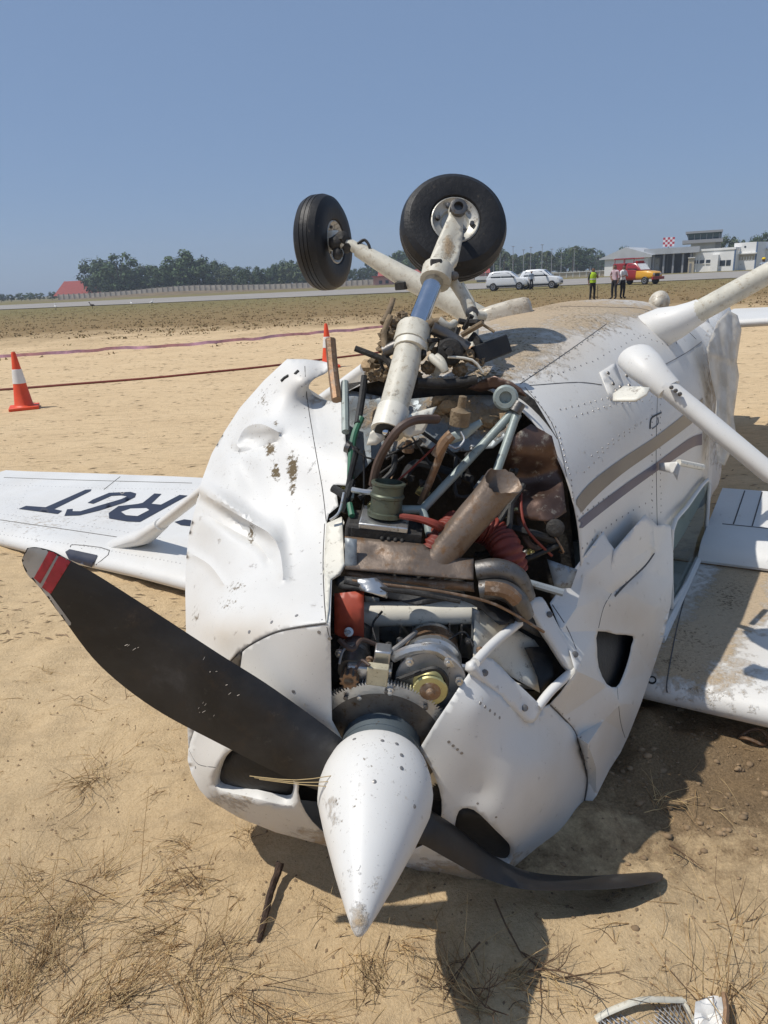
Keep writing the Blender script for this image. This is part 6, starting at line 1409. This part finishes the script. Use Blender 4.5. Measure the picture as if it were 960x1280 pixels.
phone = dict(elbr=(.26, -.05, 1.15), wrir=(.12, -.22, 1.28), hanr=(.08, -.24, 1.36))
hips = dict(elbl=(-.33, .06, 1.18), wril=(-.19, -.02, 1.0), hanl=(-.13, -.06, .97))
p = GD(740, 39.5, -.02); pe1 = person(p, face_rz(p) + .5, 'man in a lime hi-vis vest and black trousers standing on the field', 'shirt_dark', phone, 'vest_lime', h=1.68)
MB().tube([(.3, -.05, 0), (.27, -.03, .8)], .014, 6).build('walking_stick', 'car_black', None); bpy.data.objects['walking_stick'].location = p; tag(bpy.data.objects['walking_stick'], 'thin dark stick beside the man in the lime vest', 'stick')
p = GD(767, 39.8, -.02); person(p, face_rz(p) - .7, 'man in a pale pink shirt talking to the man in white', 'shirt_pink', hips, h=1.76)
p = GD(777.5, 40.0, -.02); person(p, face_rz(p) + .9, 'man in a white shirt with folded arms next to the man in pink', 'shirt_white', fold, h=1.72)
p = GD(664, 69.5); person(p, face_rz(p) + .4, 'man in a pale blue shirt standing before the parked white cars', 'shirt_blue', {}, h=1.7)
p = GD(951, 47); person(p, face_rz(p) - .6, 'worker in a yellow helmet seen past the raised main gear leg', 'shirt_blue', phone, None, True, 1.75)
# ================================================================== cones, tape, hose
MT['cone_orange'] = M('orange_plastic', (.72, .075, .02), .5, 0, .12, 5, obj=True); MT['cone_white'] = M('reflective_sleeve', (.72, .71, .68), .45, 0, .08, 8, obj=True)
def cone(loc, rz, label, h=.86):
    e = empty('traffic_cone', loc, rz); tag(e, label, 'cone', 'orange traffic cones')
    s = h / .86; r0, r1 = .135 * s, .03 * s
    def R(z): return r0 + (r1 - r0) * (z - .05) / .81
    b_ = MB(); b_.box((0, 0, .025), (.21 * s, .21 * s, .025)); b_.build('base', 'cone_orange', e, True, bevel=.012, world_verts=False)
    MB().lathe((0, 0, 0), (0, 0, 1), ((.04, .17), (.055, .15), (.075, R(.075)), (.40, R(.40)), (.60, R(.60)), (.84, R(.84)), (.86, R(.86) * .8), (.86, R(.86) * .5), (.82, R(.8) * .5)), 28).build('body', 'cone_orange', e, world_verts=False)
    MB().lathe((0, 0, 0), (0, 0, 1), ((.39, R(.39) - .002), (.395, R(.395) + .004), (.60, R(.60) + .004), (.605, R(.605) - .002)), 28, cap=False).build('reflective_band', 'cone_white', e, world_verts=False)
    return e
pc = G(31, 511); cone(pc, .4, 'orange traffic cone with a white band standing alone on the sand'); pc2 = GD(411, 14.3); cone(pc2, .2, 'orange traffic cone partly hidden behind the torn cowling, beside the red hose')
MT['tape'] = M('pink_barrier_tape', (.60, .33, .40), .5, 0, .4, 3); MT['firehose'] = M('dark_red_hose', (.20, .045, .03), .7, 0, .25, 4)
def ground_path(px, lift, jit=0.0): return [Vector((q.x, q.y, ground_h(q.x, q.y) + lift + rnd.uniform(-jit, jit))) for q in (G(u, v) for u, v in densify(curve2(px, 4), 14, False))]
tp = ground_path([(-40, 452), (60, 446), (160, 439), (260, 433), (350, 424), (440, 416), (500, 409)], .10, .02); mb = MB(); rows = []
for i, q in enumerate(tp): a = i * .9; rows.append([q + Vector((0, .02 * sin(a), .042)), q - Vector((0, .02 * sin(a), .042))])
mb.grid(rows); o = mb.build('barrier_tape', 'tape', None, True, 0); tag(o, 'pink and white barrier tape stretched across the sand beyond the hose', 'tape')
MB().tube(ground_path([(-40, 491), (60, 484), (160, 476), (260, 467), (350, 457), (430, 447), (480, 441)], .02), .022, 8).build('fire_hose', 'firehose', None); tag(bpy.data.objects['fire_hose'], 'dark red hose lying across the sand past the lone cone', 'hose')
# birds on the field
MT['bird_white'] = M('white_feathers', (.65, .63, .6), .8, obj=True); MT['bird_dark'] = M('dark_feathers', (.06, .05, .045), .8, obj=True)
for i, (u, D, mt, lb) in enumerate(((70, 84, 'bird_white', 'small pale bird standing furthest along the dry field towards the bushes'), (116, 82, 'bird_dark', 'dark and white bird standing upright on the dry field'), (165, 80, 'bird_white', 'white bird stooping on the dry field'), (190, 80, 'bird_white', 'pale bird with raised head beside the stooping white bird'))):
    q = GD(u, D); e = empty('bird', q, rnd.uniform(0, 6)); tag(e, lb, 'bird', 'birds on the dry field')
    mb = MB(); mb.tube([(-.3, 0, .34), (-.15, 0, .40), (.08, 0, .42), (.2, 0, .5), (.25, 0, .66), (.3, 0, .74), (.4, 0, .72)], [.015, .1, .13, .07, .04, .05, .01], 8, sm=3); mb.build('body', mt, e, world_verts=False)
    for s in (-1, 1): MB().tube([(0, s * .05, 0), (.02, s * .05, .2), (0, s * .05, .4)], .014, 5).build('leg', 'bird_dark', e, world_verts=False)
    mb = MB(); mb.blob((-.05, 0, .43), (.2, .13, .07), i, .1, 2); mb.build('wing', 'bird_dark' if i == 1 else mt, e, world_verts=False)

# ================================================================== things lying near
MT['mesh_wire'] = M('galvanised_wire', (.42, .42, .42), .4, .8, .1, 30)
fs_ = empty('air_filter_screen', G(820, 1275)); tag(fs_, 'torn air filter screen with a silver rim lying half buried in the sand', 'filter screen')
bpy.context.view_layer.update()
def gz(u, v, l=0.0): q = G(u, v); return Vector((q.x, q.y, ground_h(q.x, q.y) + l))
rim_ = [gz(744, 1284, .012), gz(760, 1280, .018), gz(800, 1270, .022), (gz(845, 1257, .022)), gz(853, 1254, .02)]
MB().tube(rim_, [(.004, .008)] * 5, 8, sm=4).build('rim', 'gearpaint', fs_)
rim2 = [gz(853, 1254, .02), gz(862, 1268, .018), gz(874, 1295, .014), gz(880, 1315, .01)]
MB().tube(rim2, [(.004, .007)] * 4, 8, sm=3).build('rim', 'gearpaint', fs_)
A_, B_, C_, D_ = gz(748, 1284, .014), gz(851, 1256, .02), gz(884, 1335, .01), gz(775, 1365, .0)
wire = MB()
for k in range(17):
    for sg in (0, 1):
        t = k / 16; a = A_.lerp(B_, t); t2 = min(1, max(0, t + (.45 if sg else -.45)))
        q0 = a; q1 = D_.lerp(C_, t2); wire.tube([q0, q0.lerp(q1, .5) + Vector((0, 0, .01)), q1], .0016, 4)
wire.build('wire_mesh', 'mesh_wire', fs_, kind='stuff')
mb = MB(); V_, F_ = tri_region([(868, 1262), (884, 1256), (904, 1258), (908, 1285), (880, 1300), (866, 1290)], (), 6); mb.add([gz(u, v, .02 + .03 * (.5 + noise.noise(Vector((u * .05, v * .08, 2))))) for u, v in V_], F_); o = mb.build('torn_liner', 'paint', fs_)
MB().tube([gz(903, 1258, .05), gz(906, 1275, .05), gz(905, 1300, .02)], .007, 6).build('torn_edge', 'rust', fs_)
# wire ring on the sand
c = gz(941, 929, .02); mb = MB(); mb.tube([c + Vector((.045 * cos(a), .035 * sin(a), .012 * sin(a * 2))) for a in [2 * pi * k / 24 for k in range(25)]], .006, 6, cap=False); o = mb.build('wire_ring', 'rust', None); tag(o, 'small rusty wire ring lying on the sand by the wing', 'ring')
# dark root sticking out of the sand
mb = MB(); q = [gz(322, 1168, .0), gz(330, 1150, .02), gz(340, 1125, .03), gz(348, 1104, .035), gz(352, 1096, .05)]
mb.tube(q, [.006, .009, .010, .011, .012], 7, sm=5)
for i, v_ in enumerate(mb.v): mb.v[i] = v_ + Vector((1, 1, 1)) * .004 * noise.noise(v_ * 90)
MT['root'] = M('dark_root', (.05, .03, .02), .9, 0, .4, 60, .5, 120); o = mb.build('root', 'root', None); tag(o, 'dark shaggy root lying in the sand next to the spinner tip', 'root')
# dead twigs by the bent blade
MT['twig'] = M('dead_twig', (.11, .065, .035), .9, 0, .3, 30); MT['straw2'] = M('dry_straw', (.60, .44, .22), .85, 0, .3, 9); MT['straw_dark'] = M('brown_straw', (.38, .24, .11), .9, 0, .3, 9)
def branch(mb, p, d, L, r, dep, rg):
    pts = [p]; 
    for k in range(5): d = (d + Vector((rg.gauss(0, .22), rg.gauss(0, .22), rg.gauss(0, .12)))).normalized(); n_ = pts[-1] + d * L / 5; n_.z = max(n_.z, ground_h(n_.x, n_.y) + .003); pts.append(n_)
    mb.tube(pts, [r * (1 - .12 * k) for k in range(6)], 5)
    if dep:
        for k in (1, 2, 3, 4): 
            if rg.random() < .8: branch(mb, pts[k], (d + Vector((rg.uniform(-1, 1), rg.uniform(-1, 1), rg.uniform(-.1, .6)))).normalized(), L * .55, r * .55, dep - 1, rg)
TW = [((618, 1150, .05), (700, 1215, .0), 'dead branching twig in the shadow below the bent propeller blade'), ((660, 1225, .02), (720, 1240, .05), 'dead twig on the sand next to the spinner shadow'), ((600, 1190, .02), (560, 1225, .02), 'crooked dead twig lying across the spinner shadow'), ((836, 1062, .03), (856, 1072, .02), 'short dark twig on the churned soil by the blade tip'), ((580, 1230, .02), (620, 1275, .03), 'low dead twig at the end of the spinner shadow')]
for i, (a, b_, lb) in enumerate(TW):
    rg = random.Random(40 + i); mb = MB(); q0, q1 = gz(*a), gz(*b_); branch(mb, q0, (q1 - q0).normalized(), (q1 - q0).length * 1.5, .0028, 2, rg); o = mb.build('dead_twig', 'twig', None); tag(o, lb, 'twig', 'dead twigs by the propeller')
# straw, tufts and crumbs: nobody could count them
def tuft(mb, p, n, L, spread, rg):
    """a loose clump of bent, partly fallen straws; the clump leans one way as a whole"""
    la = rg.uniform(0, 2 * pi); lean = Vector((cos(la), sin(la), 0)) * rg.uniform(.1, .7)
    for k in range(n):
        a = rg.gauss(la, 1.5); s = rg.uniform(.1, 1) * spread; l = L * (.25 + .9 * rg.random() ** 1.6); fallen = rg.random() < .38
        d = (Vector((cos(a) * s, sin(a) * s, rg.uniform(.0, .25) if fallen else rg.uniform(.35, 1.2))) + lean).normalized()
        b0 = p + Vector((rg.gauss(0, .28), rg.gauss(0, .28), 0)) * L * (1.0 if fallen else .45); b0.z = ground_h(b0.x, b0.y); pts = [b0]; dd = d.copy()
        wob = rg.choice((.08, .15, .4))
        for j in range(4): dd = (dd + Vector((rg.gauss(0, wob), rg.gauss(0, wob), rg.uniform(-.28, .02)))).normalized(); q_ = pts[-1] + dd * l / 4; q_.z = max(q_.z, ground_h(q_.x, q_.y) + .002); pts.append(q_)
        w = rg.uniform(.0006, .0015); sd_ = dd.cross(Vector((0, 0, 1)))
        sd_ = (sd_ if sd_.length > .01 else Vector((1, 0, 0))).normalized(); vs = []
        for j, q_ in enumerate(pts): ww = w * (1 - j / 5.5); vs += [q_ - sd_ * ww, q_ + sd_ * ww, q_ + Vector((0, 0, ww * 1.6))]
        fs_t = []
        for j in range(4):
            for m_ in range(3): fs_t.append((j * 3 + m_, j * 3 + (m_ + 1) % 3, j * 3 + 3 + (m_ + 1) % 3, j * 3 + 3 + m_))
        mb.add(vs, fs_t, rg.choice((0, 0, 0, 1, 1, 1, 2)))
rg = random.Random(5); tf = MB()
for u, v, n, L, s in ((110, 985, 46, .12, 1.3), (120, 975, 24, .2, 1.4), (60, 1190, 60, .22, .9), (20, 1240, 80, .22, .8), (150, 1240, 60, .2, 1.0), (210, 1170, 60, .22, .9), (190, 1120, 40, .2, 1.0), (250, 1110, 40, .14, 1.2), (230, 1060, 26, .12, 1.0), (310, 1050, 26, .09, 1.0), (100, 1140, 36, .2, 1.1), (260, 1200, 50, .2, 1.1), (40, 1110, 30, .2, 1.1), (130, 1090, 24, .16, 1.1), (470, 1230, 50, .14, 1.0), (450, 1200, 30, .1, 1.0), (500, 1180, 24, .1, 1.2), (300, 1240, 40, .2, 1.1), (900, 1260, 26, .3, .5), (880, 1240, 14, .34, .35), (940, 1250, 20, .25, .7), (920, 1150, 14, .14, 1.2), (825, 1010, 24, .1, 1.4), (720, 1260, 16, .12, 1.2), (95, 880, 12, .2, 1.4), (60, 840, 10, .1, 1.4), (600, 1260, 40, .16, 1.0), (640, 1230, 30, .14, 1.2), (410, 1140, 10, .1, 1.0), (5, 1160, 60, .26, .8), (90, 1275, 60, .24, .9), (350, 1270, 30, .16, 1.2), (240, 1275, 50, .2, 1.0), (560, 1210, 24, .14, 1.2), (890, 1190, 10, .3, .4)):
    tuft(tf, gz(u, v), int(n * 1.15), L * 1.15, s * .8, rg)
for k in range(620):
    u = rg.uniform(-40, 1000); v = rg.uniform(840, 1330)
    if 230 < u < 830 and v < 1110: continue
    if rg.random() < (.4 if u > 350 else .05): continue
    tuft(tf, gz(u, v), rg.randrange(1, 4), rg.uniform(.03, .12), 1.6, rg)
to = tf.build('dry_grass', ['straw2', 'straw_dark', 'twig'], None, True, 0); tag(to, 'dry straw grass tufts over the sand around the propeller', 'grass', None, 'stuff')
# crumbs of plant litter on the middle ground
cr = MB(); 
for k in range(13000):
    y = 3.2 + 30 * rg.random() ** 1.6; x = rg.uniform(-.75, .75) * y * 1.1
    q = Vector((x, y, ground_h(x, y))); a = rg.gauss(0, .5); l = (.006 + .03 * rg.random() ** 2) * (1 + y * .09); w = l * rg.uniform(.10, .22); dx, dy = Vector((cos(a), sin(a), 0)) * l, Vector((-sin(a), cos(a), 0)) * w
    cr.add([q - dx, q + dy + Vector((0, 0, .002)), q + dx, q - dy + Vector((0, 0, .002)), q + Vector((0, 0, w * .5 + .002))], [(0, 4, 1), (1, 4, 2), (2, 4, 3), (3, 4, 0)], rg.choice((0, 1)))
for k in range(1100):
    u = rg.uniform(-30, 990); v = rg.uniform(740, 1300); q = gz(u, v)
    if 240 < u < 700 and v < 1040: continue
    l = rg.uniform(.002, .008); a = rg.uniform(0, 6.28); dx, dy = Vector((cos(a), sin(a), 0)) * l, Vector((-sin(a), cos(a), 0)) * l * .7
    cr.add([q - dx, q + dy, q + dx, q - dy, q + Vector((0, 0, l))], [(0, 4, 1), (1, 4, 2), (2, 4, 3), (3, 4, 0)], 1)
for k in range(500):
    x, y = .95 + rg.gauss(0, .3), 2.02 + rg.gauss(0, .28); q = Vector((x, y, ground_h(x, y))); r_ = .003 + .014 * rg.random() ** 4; cr.blob(q, (r_, r_ * .8, r_ * .5), k, .7, 1, 3, 1)
MT['litter'] = M('plant_litter', (.17, .115, .06), .95, 0, .4, 3); MT['soilcrumb'] = M('soil_crumbs', (.24, .165, .095), .95, 0, .4, 8)
co = cr.build('ground_litter', ['litter', 'soilcrumb'], None, True, 0); tag(co, 'dark plant crumbs and soil clods strewn over the sand', 'litter', None, 'stuff')
# low dry tufts where the field begins
fg = MB()
for k in range(6500):
    y = 20 + 75 * rg.random() ** 1.5; x = rg.uniform(-.62, .66) * y
    e_ = noise.noise(Vector((x * .12, y * .12, 5))) * 9 + noise.noise(Vector((x * .5, y * .5, 1))) * 4
    if y + e_ < 30 and rg.random() < .97: continue
    q = Vector((x, y, ground_h(x, y))); hgt = rg.uniform(.025, .08); 
    for j in range(4):
        a = rg.uniform(0, 6.28); w = rg.uniform(.02, .06); d = Vector((cos(a), sin(a), 0)); t_ = q + Vector((rg.gauss(0, .12), rg.gauss(0, .12), 0))
        fg.add([t_ - d * w, t_ + d * w, t_ + d * w * .3 + Vector((rg.gauss(0, .05), rg.gauss(0, .05), hgt))], [(0, 1, 2)], 0 if rg.random() < .8 else 1)
MT['fieldgrass'] = M('brown_field_grass', (.25, .17, .082), .95, 0, .35, .3); MT['fieldgreen'] = M('olive_field_grass', (.18, .155, .066), .95, 0, .3, .3)
fo = fg.build('field_grass', ['fieldgrass', 'fieldgreen'], None, False, 0); tag(fo, 'low brown grass covering the field beyond the sand', 'grass', None, 'stuff')
# ================================================================== dry-season haze
hb_ = MB(); hb_.box((0, 300, 29), (700, 720, 30.5)); m, nt, b = new_mat('dry_haze'); nt.nodes.remove(b)
pv = nd(nt, 'ShaderNodeVolumePrincipled'); pv.inputs['Color'].default_value = (.80, .88, 1.0, 1); pv.inputs['Density'].default_value = .00055; pv.inputs['Anisotropy'].default_value = .2
nt.links.new(pv.outputs[0], nt.nodes['Material Output'].inputs['Volume']); MT['haze'] = m
ho = hb_.build('haze', 'haze', None, False, 0); tag(ho, 'thin pale haze hanging over the airfield', 'haze', None, 'stuff')
